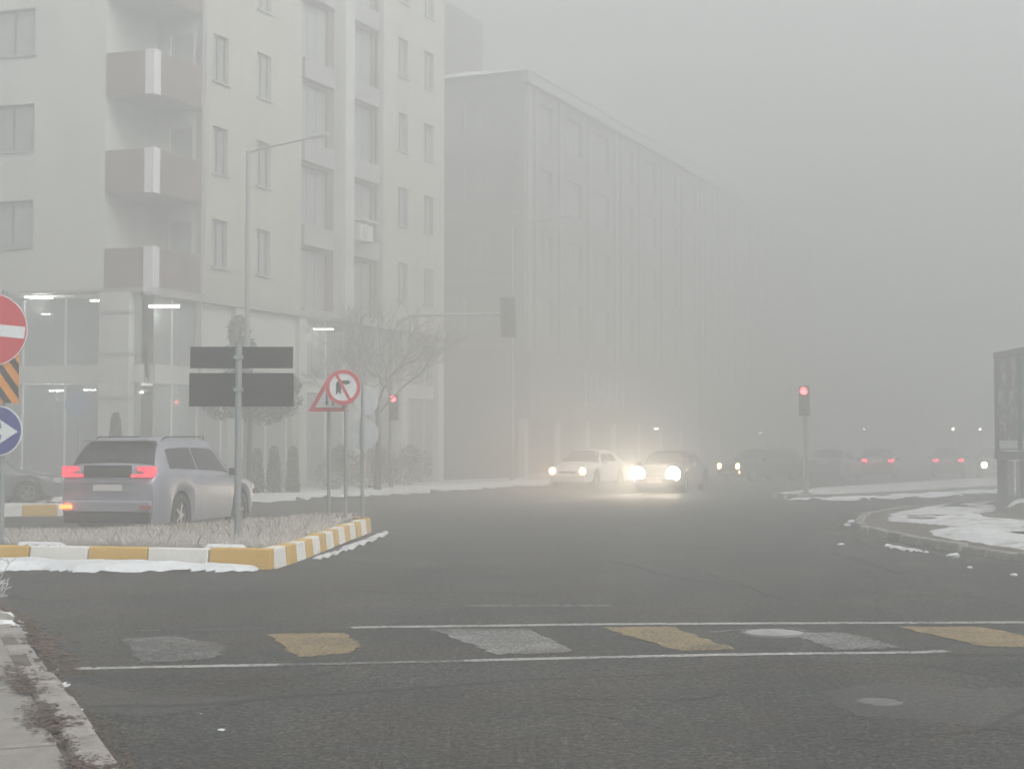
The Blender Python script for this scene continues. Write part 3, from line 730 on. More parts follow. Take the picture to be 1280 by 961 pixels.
# ceiling tubes: (photo x, height, centre distance, length)
Linv = lambda x, y: ((Vector((x, y)) - C0).dot(U), (Vector((x, y)) - C0).dot(Wv))
fl_lab = {0: 'long lit tube light at the upper left of the shop', 1: 'short lit tube light between the two long upper tubes of the shop',
          2: 'lit double tube light under the corner of the shop ceiling', 3: 'lit tube light left of the round no-turn sign, high in the shop',
          4: 'bright lit tube light in the lower shop floor, nearest the chevron plate', 5: 'lit lower tube light just left of the white shop pillar', 6: 'lit lower tube light just right of the white shop pillar',
          7: 'small lit lower tube light nearest the double sign panels', 8: 'tiny pair of lit tubes deep inside the upper shop'}
tubes = [(48, 371.5, 46.75, .80, 0), (117, 375.5, 46.6, .30, 1), (204, 383, 45.75, .92, 2), (404, 411.5, 54.2, .70, 3), (71, 488.5, 47.6, .50, 4), (112, 487.5, 47.6, .40, 5), (173, 490.5, 47.2, .28, 6), (197, 492, 47.6, .22, 7), (56, 392.5, 50, .3, 8)]
for x, y, dd, ln, k in tubes:
    X, Yd = atd(x, dd); Z = CAMH + (558 - y) / 1920 * dd
    t = thing('tube_light', fl_lab[k], 'ceiling light', (X, Yd, Z), 0 if k != 0 else -.10, 'tube lights inside the shop')
    h = ln / 2
    if k == 2:
        for s in (-1, 1): MB().tube([(s * h * .52 - h * .46, 0, 0), (s * h * .52 + h * .46, 0, 0)], .034, 8).build('tube', M['tube'], t)
    elif k == 0:
        MB().tube([(-h * .72, 0, -.0), (h, 0, 0)], .038, 8).build('tube', M['tube'], t); MB().tube([(-h * 1.15, 0, 0.02), (-h * .85, 0, .02)], .03, 8).build('tube', M['tube'], t)
    else: MB().tube([(-h, 0, 0), (h, 0, 0)], .034 if k in (1,) else .022, 8).build('tube', M['tube'], t)
    MB().box(-h * 1.18, h * 1.08, -.05, .05, .045, .085).build('fitting', M['trim_white'], t)
    if k in (0, 2, 3, 4, 6): lamp('tube_glow', t, (0, 0, -.25), 110 if k == 0 else 12 if k < 4 else 70, (1, .98, .92), radius=.2)
    ztop = (SL - .23 if k in (2, 3) else SL - .12) if Z > 3.5 else 3.46
    if ztop - Z > .1:
        for s in (-.7, .7): MB().tube([(s * h, 0, .085), (s * h, 0, ztop - Z)], .006, 4).build('hanger', M['trim_grey'], t)
SHEAR = Matrix(((1, -.1297, 0, 0), (0, .9915, 0, 0), (0, 0, 1, 0), (0, 0, 0, 1)))
for ch in A.children: ch.matrix_parent_inverse = SHEAR
# outdoor unit on the taupe bay
ac = thing('air_conditioner', 'boxy outdoor air conditioner under a small pale canopy on the taupe bay', 'air conditioner', (*(C0 + U * 12.45 - Wv * .02), 9.15), BROT)
MB().box(-.45, .45, -.30, .05, .0, .60).build('casing', M['trim_white'], ac)
MB().disc_y(-.1, .30, .22, -.325, -.302, 20).build('fan_grille', M['sign_back'], ac)
MB().box(-.55, .60, -.45, .10, .70, .75).build('canopy', M['trim_white'], ac)
for s in (-.4, .4): MB().box(s - .02, s + .02, -.3, .3, -.06, -.002).build('bracket', M['galv'], ac)
for s in (-.42, .45): MB().box(s - .012, s + .012, -.02, .02, .602, .70).build('canopy_strut', M['galv'], ac)

# --- block B
T0 = 28.0; BL = 62.0; BD = 16.0; BH = 19.0
Bo = C0 + U * T0
B = thing('terrace_block', 'long grey office block fading into the fog, pale pilasters over a dark shop band', 'building', (Bo.x, Bo.y, 0), BROT)
bholes = []; PW = 4.0
for fl in range(4):
    for c in range(15):
        t = .9 + c * PW + (.0); z = 6.3 + fl * 3.1 + .55
        if t + 2.4 < BL: bholes.append((t + .55, t + 2.65, z, z + 1.75))
facade([0, BL], [6.0, BH], bholes, .3).build('wall', M['wall_grey'], B)
for t0, t1, z0, z1 in bholes: window(B, t0, z0, t1 - t0, z1 - z0, .2, leaves=3, sill=False, fr='trim_grey', curtain=True)
for c in range(16):
    t = .15 + c * PW
    for q in (0, .95) if c in (0, 3, 7, 11) else (0,):
        MB().box(t + q, t + q + .38, -.16, -.003, 6.02, BH - .6).build('pilaster', M['pale_stone'], B)
MB().box(-.3, BL, -.35, -.01, BH - .55, BH - .05).build('cornice', M['trim_grey'], B)
eh = [(a, a + 1.5, 6.3 + f * 3.1 + .55, 6.3 + f * 3.1 + 2.2) for f in range(4) for a in (1.6, 4.6, 7.6, 10.6)]
ew = rotz(facade([.303, BD], [0, BH], eh, .3), math.pi / 2); ew.v = [(x + .3, y, z) for x, y, z in ew.v]; ew.build('wall', M['wall_grey'], B)
for t0, t1, z0, z1 in eh:
    o = window(B, 0, 0, t1 - t0, z1 - z0, 0, leaves=2, sill=False, fr='trim_grey', curtain=True); o.location = (.16, t1, z0); o.rotation_euler = (0, 0, -math.pi / 2)
for f in range(5): MB().box(-.06, -.002, .31, BD, 6.15 + f * 3.1, 6.33 + f * 3.1).build('string_course', M['pale_stone'], B)
MB().box(BL - .3, BL, .303, BD, 0, BH).build('wall', M['wall_grey'], B)
MB().box(-.08, -.003, 6.3, 6.45, 3, 14.0).build('downpipe', M['trim_white'], B)
MB().box(-.02, BL, -.28, .29, 2.85, 5.98).build('fascia', M['wall_brown'], B)
for c in range(16):
    t = c * PW + .05
    MB().box(t, t + .45, 0.0, .3, 0, 2.84).build('pillar', M['wall_white'], B)
    if c < 15: MB().box(t + .5, t + PW - .05, .15, .17, .3, 2.84).build('shop_pane', M['glass_shop'], B)
    if c < 15: MB().box(t + .5, t + PW - .05, .12, .22, 0, .28).build('plinth', M['wall_white'], B)
rf = MB().add([(-.3, -.36, BH), (BL, -.36, BH), (BL, BD, BH), (-.3, BD, BH), (5, 6, BH + 1.7), (BL - 5, 6, BH + 1.7)], [(0, 1, 5, 4), (1, 2, 5), (2, 3, 4, 5), (3, 0, 4), (3, 2, 1, 0)])
rf.build('roof', M['snow'], B)
MB().box(0.0, 6.5, 5.1, 11, BH + .6, BH + 4.5).build('stair_tower', M['wall_brown'], B)
# sign lettering on the fascia
fc = bpy.data.curves.new('shop_lettering', 'FONT'); fc.body = '\u0130LHAN'; fc.size = 2.35; fc.extrude = .05; fc.align_x = 'LEFT'
fo = bpy.data.objects.new('tmp_text', fc); COL.objects.link(fo)
dg = bpy.context.evaluated_depsgraph_get(); me = bpy.data.meshes.new_from_object(fo.evaluated_get(dg)); bpy.data.objects.remove(fo)
me.name = 'shop_lettering'; me.materials.clear(); me.materials.append(M['letters'])
wdt = max(v.co.x for v in me.vertices) - min(v.co.x for v in me.vertices)
lo = link('shop_lettering', me, B); lo.rotation_euler = (math.pi / 2, 0, 0); lo.scale = (6.2 / wdt, 1, 1); lo.location = (34.5 - T0, -.34, 3.55)
for x, y, dd, lab in ((820, 536, 84, 'small lit wall lamp above the bright headlights, far down the street'), (950, 541, 104, 'faint lit wall lamp far down the street, above the amber lights')):
    X, Yd = atd(x, dd); Z = CAMH + (558 - y) / 1920 * dd
    t = thing('wall_lamp', lab, 'lamp', (X, Yd, Z), BROT, 'lamps along the far shop fronts')
    MB().box(-.16, .16, -.08, .06, -.05, .05).build('diffuser', M['tube_far'], t); MB().box(-.2, .2, -.1, .3, .055, .09).build('bracket', M['trim_grey'], t)

# --- pavement along the fronts
def PT(t, n): p = C0 + U * t + Wv * n; return (p.x, p.y)
pave = MB().prism([PT(-4, 16), PT(-4, 1), PT(-3.6, -2.2), PT(-2.2, -3.7), PT(0, -4), PT(95, -4), PT(95, .8), PT(.6, .8), PT(.6, 16)], -.01, .12).build('far_pavement', M['snow_thin'], **S)
kerb_run([PT(-4.15, 16), PT(-4.15, 1), PT(-3.8, -2.3), PT(-2.3, -3.85), PT(0, -4.2), PT(60, -4.2)], 1.0, .16, .2, [M['kerb_stone']], pave, side=1, gap=.03)
lumpy([PT(-5.2, 12), PT(-5, 0), PT(-4.6, -2.8), PT(-2.7, -4.7), PT(0, -5.0), PT(18, -4.75), PT(45, -4.7), PT(45, -3.3), PT(18, -3.2), PT(0, -3.0), PT(-1.6, -2.8), PT(-3, -1.6), PT(-3.1, 12)], .17, .09, 'snow_bank', M['snow'], .28, .6, .003, 33, **S)

# ------------------------------------------------------------------ signs and posts
GZ = .205
# two-panel guide sign, seen from behind
x, y = atd(298, 21.9)
t = thing('guide_sign', 'two dark rectangular sign panels seen from behind on one galvanised post', 'road sign', (x, y, GZ), 0)
sc_ = 21.9 / 1920
pz = lambda yy: CAMH + (558 - yy) * sc_ - GZ
pxx = lambda xx: (xx - 298) * sc_
MB().tube([(0, 0, -.05), (0, 0, pz(430))], .049, 16).build('post', M['galv'], t, smooth=False)
MB().tube([(0, 0, pz(430)), (0, 0, pz(428.6))], .052, 16).build('post_cap', M['galv'], t)
for a, b, c, e in ((236, 365, 433, 460), (235, 366, 466, 508)):
    p = MB().box(pxx(a), pxx(b), .062, .075, pz(e), pz(c)).build('sign_panel', M['panel_back'], t)
    MB().box(pxx(a) + .03, pxx(b) - .03, .045, .0615, pz((c + e) / 2) - .02, pz((c + e) / 2) + .02).build('rail', M['panel_back'], p)
    MB().box(-.062, .062, -.062, .0445, pz((c + e) / 2) - .028, pz((c + e) / 2) + .028).build('clamp', M['galv'], p)
MB().tube([(0, 0, -.04), (0, 0, .06)], .09, 10).build('base_collar', M['concrete'], t)

# no-entry, chevron plate and blue arrow on one post at the left edge
D1 = 20.95; s1 = D1 / 1920
x, y = atd(2, D1)
t = thing('sign_post', 'post at left with red no-entry disc, chevron plate and blue arrow disc', 'road sign', (x, y, GZ), 0)
pz = lambda yy: CAMH + (558 - yy) * s1 - GZ
pxx = lambda xx: (xx - 2) * s1
MB().tube([(0, .06, -.05), (0, .06, pz(362))], .034, 14).build('post', M['galv'], t)
cx, cz, r = pxx(-13), pz(412), 46 * s1
nd = MB().disc_y(0, 0, r, -.01, .012, 56).build('no_entry_disc', M['sign_white'], t); nd.location = (cx, -.02, cz); nd.rotation_euler = (0, R(5.5), R(4))
MB().disc_y(0, 0, r * .975, -.014, -.0105, 56).build('red_field', M['sign_red'], nd)
MB().box(-r * .93, r * .93, -.0175, -.0145, -.155 * r, .155 * r + .005).build('white_bar', M['sign_white'], nd)
MB().disc_y(0, 0, r * 1.008, .0125, .022, 56).build('rim', M['panel_back'], nd)
hp = MB().box(pxx(-22), pxx(23), .0, .012, pz(504), pz(436)).build('chevron_plate', M['sign_orange'], t)
a0, a1, z0, z1 = pxx(-22), pxx(23), pz(504), pz(436)
def clip(poly, ax, lim, keep):
    o = []
    for i in range(len(poly)):
        p, q = poly[i - 1], poly[i]; pi, qi = keep * (p[ax] - lim) >= 0, keep * (q[ax] - lim) >= 0
        if pi != qi: k = (lim - p[ax]) / (q[ax] - p[ax]); o.append((p[0] + k * (q[0] - p[0]), p[1] + k * (q[1] - p[1])))
        if qi: o.append(q)
    return o
for k in range(-3, 5):
    c = a0 + k * .235; w_ = .105
    P_ = [(c, z1), (c + w_, z1), (c + w_ + (z1 - z0) * .72, z0), (c + (z1 - z0) * .72, z0)]
    for ax, lim, kp in ((0, a0, 1), (0, a1, -1)):
        if P_: P_ = clip(P_, ax, lim, kp)
    if len(P_) > 2: MB().plate_y(P_[::-1], -.004, -.0005).build('black_stripe', M['sign_black'], hp)
r2 = 31.5 * s1
bd = MB().disc_y(pxx(-3), pz(538.5), r2, -.012, .0, 48).build('arrow_disc', M['sign_white'], t)
MB().disc_y(pxx(-3), pz(538.5), r2 * .95, -.016, -.0125, 48).build('blue_field', M['sign_blue'], bd)
c1, c2 = pxx(-3), pz(539.5)
ar = MB().plate_y([(c1 - .20, c2 - .045), (c1 + .07, c2 - .045), (c1 + .03, c2 - .17), (c1 + .285, c2), (c1 + .03, c2 + .17), (c1 + .07, c2 + .045), (c1 - .20, c2 + .045)], -.020, -.0165).build('white_arrow', M['sign_white'], bd)

# small signs at the island tip
def post_sign(xp, dd, topy, label, name='road_sign'):
    x, y = atd(xp, dd); t = thing(name, label, 'road sign', (x, y, GZ), 0)
    s = dd / 1920; h = CAMH + (558 - topy) * s - GZ
    MB().tube([(0, .05, -.05), (0, .05, h)], .033, 12).build('post', M['galv'], t)
    return t, s, (lambda yy: CAMH + (558 - yy) * s - GZ), (lambda xx: (xx - xp) * s)
t, s, pz, pxx = post_sign(411, 27.4, 468, 'red bordered warning triangle on a post, half behind the round no-turn sign')
def tri(k, dz=0): return [(-.37 * k, pz(514.5) + .215 * (1 - k)), (.37 * k, pz(514.5) + .215 * (1 - k)), (0, pz(514.5) + .215 * (1 - k) + .655 * k)]
f = MB().plate_y(tri(1), -.012, 0).build('triangle_plate', M['sign_red'], t); MB().plate_y(tri(.66), -.016, -.0125).build('white_field', M['sign_white'], f)
zb = pz(514.5)
MB().plate_y([(-.075, zb + .17), (-.035, zb + .105), (.005, zb + .17), (-.02, zb + .17), (-.02, zb + .36), (-.05, zb + .36), (-.05, zb + .17)], -.02, -.0165).build('down_arrow', M['sign_black'], f)
MB().plate_y([(.06, zb + .105), (.09, zb + .105), (.09, zb + .21), (.115, zb + .21), (.075, zb + .27), (.035, zb + .21), (.06, zb + .21)], -.02, -.0165).build('up_arrow', M['sign_black'], f)
t, s, pz, pxx = post_sign(432, 27.1, 466, 'round no right turn sign, red ring and slash, on the middle post')
cx, cz, r = pxx(429), pz(484), 22.3 * s
f = MB().disc_y(cx, cz, r, -.034, -.02, 44).build('sign_disc', M['sign_white'], t)
MB().disc_y(cx, cz, r * .985, -.040, -.0345, 44, r_in=r * .77).build('red_ring', M['sign_red'], f)
bar = [(-.045, .82), (.035, .82), (.035, -.82), (-.045, -.82)]
ca, sa = math.cos(R(28)), math.sin(R(28))
MB().plate_y([(cx + r * (a * ca + b * -sa) * 1.0, cz + r * (a * sa + b * ca)) for a, b in [(-.075, -.80), (.075, -.80), (.075, .80), (-.075, .80)]], -.046, -.0415).build('red_slash', M['sign_red'], f)
q = lambda L_: [(cx + r * a, cz + r * b) for a, b in L_]
MB().plate_y(q([(-.40, -.42), (-.26, -.28), (-.12, -.42), (-.12, .16), (.30, .16), (.42, .27), (.30, .38), (-.22, .38), (-.40, .22)]), -.0395, -.0345).build('bent_arrow', M['sign_black'], f)
t, s, pz, pxx = post_sign(453, 27.9, 481, 'post with two grey round sign backs, rightmost at the island tip')
for (cx_, cy_, rr, rot) in ((456.5, 500, 18.5, 38), (453, 542, 20, 14)):
    o = MB().disc_y(0, 0, rr * s, -.006, .006, 36).build('sign_back', M['sign_back'], t); o.location = (pxx(cx_), 0.1, pz(cy_)); o.rotation_euler = (0, 0, R(rot))
MB().box(-.045, .045, .02, .075, pz(606), pz(565)).build('junction_box', M['galv'], t)
# round sign on the far side, left
t = thing('road_sign', 'faint blue-grey round sign on a thin post behind the silver car', 'road sign', (*atd(98, 37.0), .02), 0)
s = 37.0 / 1920; pz = lambda yy: CAMH + (558 - yy) * s
MB().tube([(0, .05, 0), (0, .05, pz(487))], .032, 10).build('post', M['galv'], t)
MB().disc_y(0, pz(507), 17 * s, -.01, .006, 32).build('sign_disc', M['blue_back'], t)

def signal_head(parent, z, dx=0, dy=-.12, lit=True, h=.86, wd=.30, rz=0):
    """three-lens head facing -y"""
    hd = MB().box(-wd / 2, wd / 2, -.10, .10, 0, h).build('signal_head', M['black'], parent); hd.location = (dx, dy, z); hd.rotation_euler = (0, 0, rz)
    bevel(hd, .02, 2)
    for k, c in enumerate((h * .83, h * .5, h * .17)):
        on = lit and k == 0
        MB().disc_y(0, c, h * .125, -.112, -.101, 24).build('red_lens' if k == 0 else 'lens', M['led_red'] if on else M['lens_off'], hd)
        v = MB(); n = 12; vv = []
        for i in range(n + 1):
            a = math.pi * i / n
            for yy, rr in ((-.101, 1), (-.25, .96)):
                vv.append((h * .14 * rr * math.cos(a), yy, c + h * .14 * rr * math.sin(a)))
        v.add(vv, [(2 * i, 2 * i + 1, 2 * i + 3, 2 * i + 2) for i in range(n)]); o = v.build('visor', M['black'], hd)
        sm = o.modifiers.new('solid', 'SOLIDIFY'); sm.thickness = .008
    if lit: lamp('signal_glow', hd, (0, -.20, h * .80), 7, (1, .08, .08), radius=.05)
    return hd
# right signal
t = thing('traffic_light', 'traffic light showing red on a slim grey pole at the right median', 'traffic light', (*atd(1007, 46.3), .12), 0)
MB().tube([(0, 0, 0), (0, 0, 3.15)], .075, 12).build('pole', M['galv'], t); MB().tube([(0, 0, 0), (0, 0, .05)], .17, 12).build('base', M['kerb_stone'], t)
hd = signal_head(t, 2.35, -.06, -.15, rz=R(-22), h=.9)
# left signal with mast arm
dm = 51.0; x, y = atd(489, dm)
t = thing('mast_arm_signal', 'signal mast with long arm, dark hanging head and a lower red light', 'traffic light', (x, y, .12), 0)
H = CAMH + (558 - 399) / 1920 * dm
pts = [(0, 0, 0), (0, 0, 2), (0, 0, H - 1.0), (.06, 0, H - .55), (.25, 0, H - .2), (.6, 0, H - .02), (1.2, 0, H + .02), (3.65, 0, H + .06)]
MB().tube(pts, [.09, .085, .075, .07, .065, .06, .055, .045], 10).build('mast', M['galv'], t)
MB().tube([(0, 0, 0), (0, 0, .06)], .2, 12).build('base', M['kerb_stone'], t)
hd = MB().box(-.25, .25, -.02, .0, -.72, .62).build('backboard', M['panel_back'], t); hd.location = (3.88, -.02, H); hd.rotation_euler = (0, R(-1.5), R(8))
h2 = MB().box(-.14, .14, .001, .2, -.5, .45).build('signal_head', M['black'], hd)
signal_head(t, 2.30, .10, -.18, rz=R(-10))

# street lamps
def street_lamp(xp, dd, topy, armx, army, label):
    x, y = atd(xp, dd); Hh = CAMH + (558 - topy) / 1920 * dd - .12
    t = thing('street_lamp', label, 'street lamp', (x, y, .12), 0, 'street lamps along the far pavement')
    L_ = (armx - xp) / 1920 * dd; Hz = CAMH + (558 - army) / 1920 * dd - .12
    MB().tube([(0, 0, 0), (0, 0, 1.2), (0, 0, Hh)], [.11, .09, .055], 12).build('pole', M['galv'], t)
    MB().tube([(0, 0, Hh - .05), (L_ * .1, 0, Hh + .02), (L_, -.3, Hz)], .032, 8).build('arm', M['galv'], t)
    b = MB().box(-.05, .55, -.13, .13, -.05, .05).build('lamp_head', M['sign_back'], t); b.location = (L_ - .1, -.3, Hz); b.rotation_euler = (0, R(-8), R(-10)); bevel(b, .03, 2)
    MB().box(-.1, .1, -.2, -.09, .7, 1.1).build('service_box', M['galv'], t)
street_lamp(308, 43.5, 187, 392, 172, 'tall street lamp with angled arm in front of the apartment block corner')
street_lamp(640, 60, 281, 700, 272, 'second street lamp, just right of the hanging signal head, faint in fog')
street_lamp(876, 81, 353, 925, 346, 'third and faintest street lamp, farthest along the street')
for x, dd, lab in ((1191, 84, 'lit globe lamp above the right-hand car with red lights'), (1225, 84, 'lit globe lamp nearest the billboard'), (1080, 88, 'faintest lit globe lamp, above the left of the two red-lit cars')):
    X, Yd = atd(x, dd); Z = CAMH + 21.5 / 1920 * dd
    t = thing('globe_lamp', lab, 'street lamp', (X, Yd, 0), 0, 'globe lamps across the junction')
    MB().tube([(0, 0, 0), (0, 0, Z - .08)], .025, 8).build('pole', M['galv'], t)
    import bmesh
    bm = bmesh.new(); bmesh.ops.create_icosphere(bm, subdivisions=2, radius=.09 if x != 1080 else .05); me = bpy.data.meshes.new('globe'); bm.to_mesh(me); bm.free()
    me.materials.append(M['tube_far']); g = link('globe', me, t); g.location = (0, 0, Z)

# billboard
t = thing('billboard', 'weathered billboard with poster panels on legs beside the right island snow', 'billboard', (12.62, 40.0, .12), R(-90))
# local x runs toward the camera (world -y), local -y faces the road (world -x)
pw = 1.66; zb, zt = 1.22, 3.83
for k in range(4):
    a = .12 + k * (pw + .16)
    p = MB().box(a, a + pw, .0, .05, zb + .12, zt - .12).build('poster_panel', M['poster_grey'] if k % 2 == 0 else M['poster_teal'], t)
    MB().box(a + .12, a + pw - .12, -.006, -.001, zb + .16, zb + .36).build('caption_strip', M['sign_white'], p)
    MB().box(a + pw + .01, a + pw + .15, -.04, .11, zb + .1, zt - .1).build('frame_upright', M['board_frame'], t)
MB().box(-.03, .11, -.045, .12, zb + .005, zt - .005).build('frame_upright', M['board_frame'], t)
MB().box(-.04, 7.45, -.06, .16, zt - .1, zt + .04).build('frame_top', M['board_frame'], t)
MB().box(-.04, 7.45, -.06, .16, zb - .12, zb + .09).build('frame_bottom', M['board_frame'], t)
for a in (.05, 1.85, 3.7, 5.5, 7.2):
    MB().box(a, a + .34, -.02, .18, -.15, zb - .125).build('leg', M['board_frame'], t)
for a in (.55, 1.25): MB().box(a, a + .48, .08, .11, -.05, zb - .16).build('backing_board', M['trim_grey'], t)

# ------------------------------------------------------------------ trees and shrubs
def bare_tree(x, y, h, label, spread=1.0, seed=1):
    rnd = random.Random(seed); t = thing('bare_tree', label, 'tree', (x, y, .1), 0)
    tr = MB(); cr = MB()
    tr.tube([(0, 0, -.1), (.03, .02, h * .2), (0, 0, h * .42)], [.13, .10, .08], 9)
    def grow(p, dr, L_, r, lv):
        q = p + dr * L_; m_ = p.lerp(q, .5) + Vector((rnd.uniform(-1, 1), rnd.uniform(-1, 1), rnd.uniform(-1, 1))) * L_ * .06
        cr.tube([p, m_, q], [r, r * .8, r * .6], 5 if lv < 3 else 3, caps=False)
        if lv >= 5: return
        for k in range(3 if lv < 3 else 4):
            e = Vector((rnd.uniform(-1, 1), rnd.uniform(-1, 1), rnd.uniform(-.45, .75))) * spread
            grow(q if k else m_, (dr * .75 + e * .75).normalized(), L_ * rnd.uniform(.6, .85), max(.006, r * .64), lv + 1)
    for k in range(6):
        a = k * 1.05 + rnd.uniform(-.3, .3); grow(Vector((0, 0, h * rnd.uniform(.3, .42))), Vector((math.cos(a) * .75, math.sin(a) * .75, .8)).normalized(), h * .19, .045, 0)
    tr.build('trunk', M['bark'], t); cr.build('crown', M['frost_twig'], t)
    return t
bare_tree(*atd(472, 49.0), 6.7, 'leafless frosted tree in front of the taupe bay, left of the signal mast', 1.0, 3)
def leafy(name, x, y, clumps, n, size, label, cat='shrub', trunk=None, group=None, m='needle', z=.1, seed=1):
    rnd = random.Random(seed); t = thing(name, label, cat, (x, y, z), 0, group); v = []; f = []
    for (cx, cy, cz, rx, rz_) , k in zip(clumps, [n // len(clumps)] * len(clumps)):
        for i in range(k):
            while True:
                a = [rnd.uniform(-1, 1) for _ in range(3)]
                q = a[0] ** 2 + a[1] ** 2 + a[2] ** 2
                if .25 < q < 1: break
            p = Vector((cx + a[0] * rx, cy + a[1] * rx, cz + a[2] * rz_)); e = Vector([rnd.uniform(-1, 1) for _ in range(3)]).normalized() * size; g = Vector([rnd.uniform(-1, 1) for _ in range(3)]).normalized() * size * .6
            b = len(v); v += [p - e, p + g, p + e, p - g]; f.append((b, b + 1, b + 2, b + 3))
    MB().add(v, f).build('foliage', M[m], t)
    if trunk: MB().tube([(0, 0, -.1), (0, 0, trunk * .5), (.03, 0, trunk)], [.10, .08, .05], 8).build('trunk', M['bark'], t)
    return t
def cone_clumps(h, r, k=7): return [(0, 0, h * (i + .7) / (k + .4), r * (1 - .55 * (i / k) ** 1.6), h / k) for i in range(k)]
leafy('cypress', *atd(145, 43.8), cone_clumps(2.35, .27), 2600, .05, 'slim dark cypress before the white corner pillar of the shop', 'tree', .6, seed=3)
leafy('evergreen_tree', *atd(312, 41.5), [(-.7, 0, 2.6, .6, .45), (0, .2, 2.9, .8, .55), (.8, -.1, 2.7, .65, .5), (.3, .1, 2.4, .7, .4), (1.05, 0, 3.1, .35, .3), (-.3, 0, 3.4, .4, .4)], 4200, .06, 'spreading frosted tree behind the guide sign panels', 'tree', 2.7, seed=5)
leafy('evergreen_tree', *atd(298, 46.0), [(0, 0, 4.9, .35, .5), (.1, 0, 4.3, .5, .5)], 900, .07, 'thin tree top rising above the guide sign post', 'tree', 4.6, seed=6)
for i, (xp, dd, h, r, lab) in enumerate(((322, 44.4, 1.35, .24, 'clipped conifer shrub nearest the guide sign post'), (343, 44.8, 1.4, .26, 'clipped conifer shrub, middle one of three right of the guide sign post'), (366, 45.2, 1.42, .25, 'clipped conifer shrub just left of the warning triangle post'))):
    leafy('conifer_shrub', *atd(xp, dd), cone_clumps(h, r), 1500, .045, lab, 'shrub', None, 'clipped conifer shrubs on the far pavement', seed=10 + i)
for i, (xp, dd, h, r, lab) in enumerate(((425, 48.5, 1.5, .5, 'low loose bush behind the no-turn sign posts'), (470, 50.5, 1.7, .6, 'loose bush at the foot of the bare tree'), (512, 53, 1.6, .6, 'loose bush just right of the signal mast foot'))):
    leafy('bush', *atd(xp, dd), [(-.3, 0, .6, r, .6), (.3, .1, .8, r * .9, .6), (0, 0, 1.1, r * .6, .45)], 1800, .05, lab, 'bush', None, 'loose bushes on the far pavement', m='frost_twig', seed=20 + i)

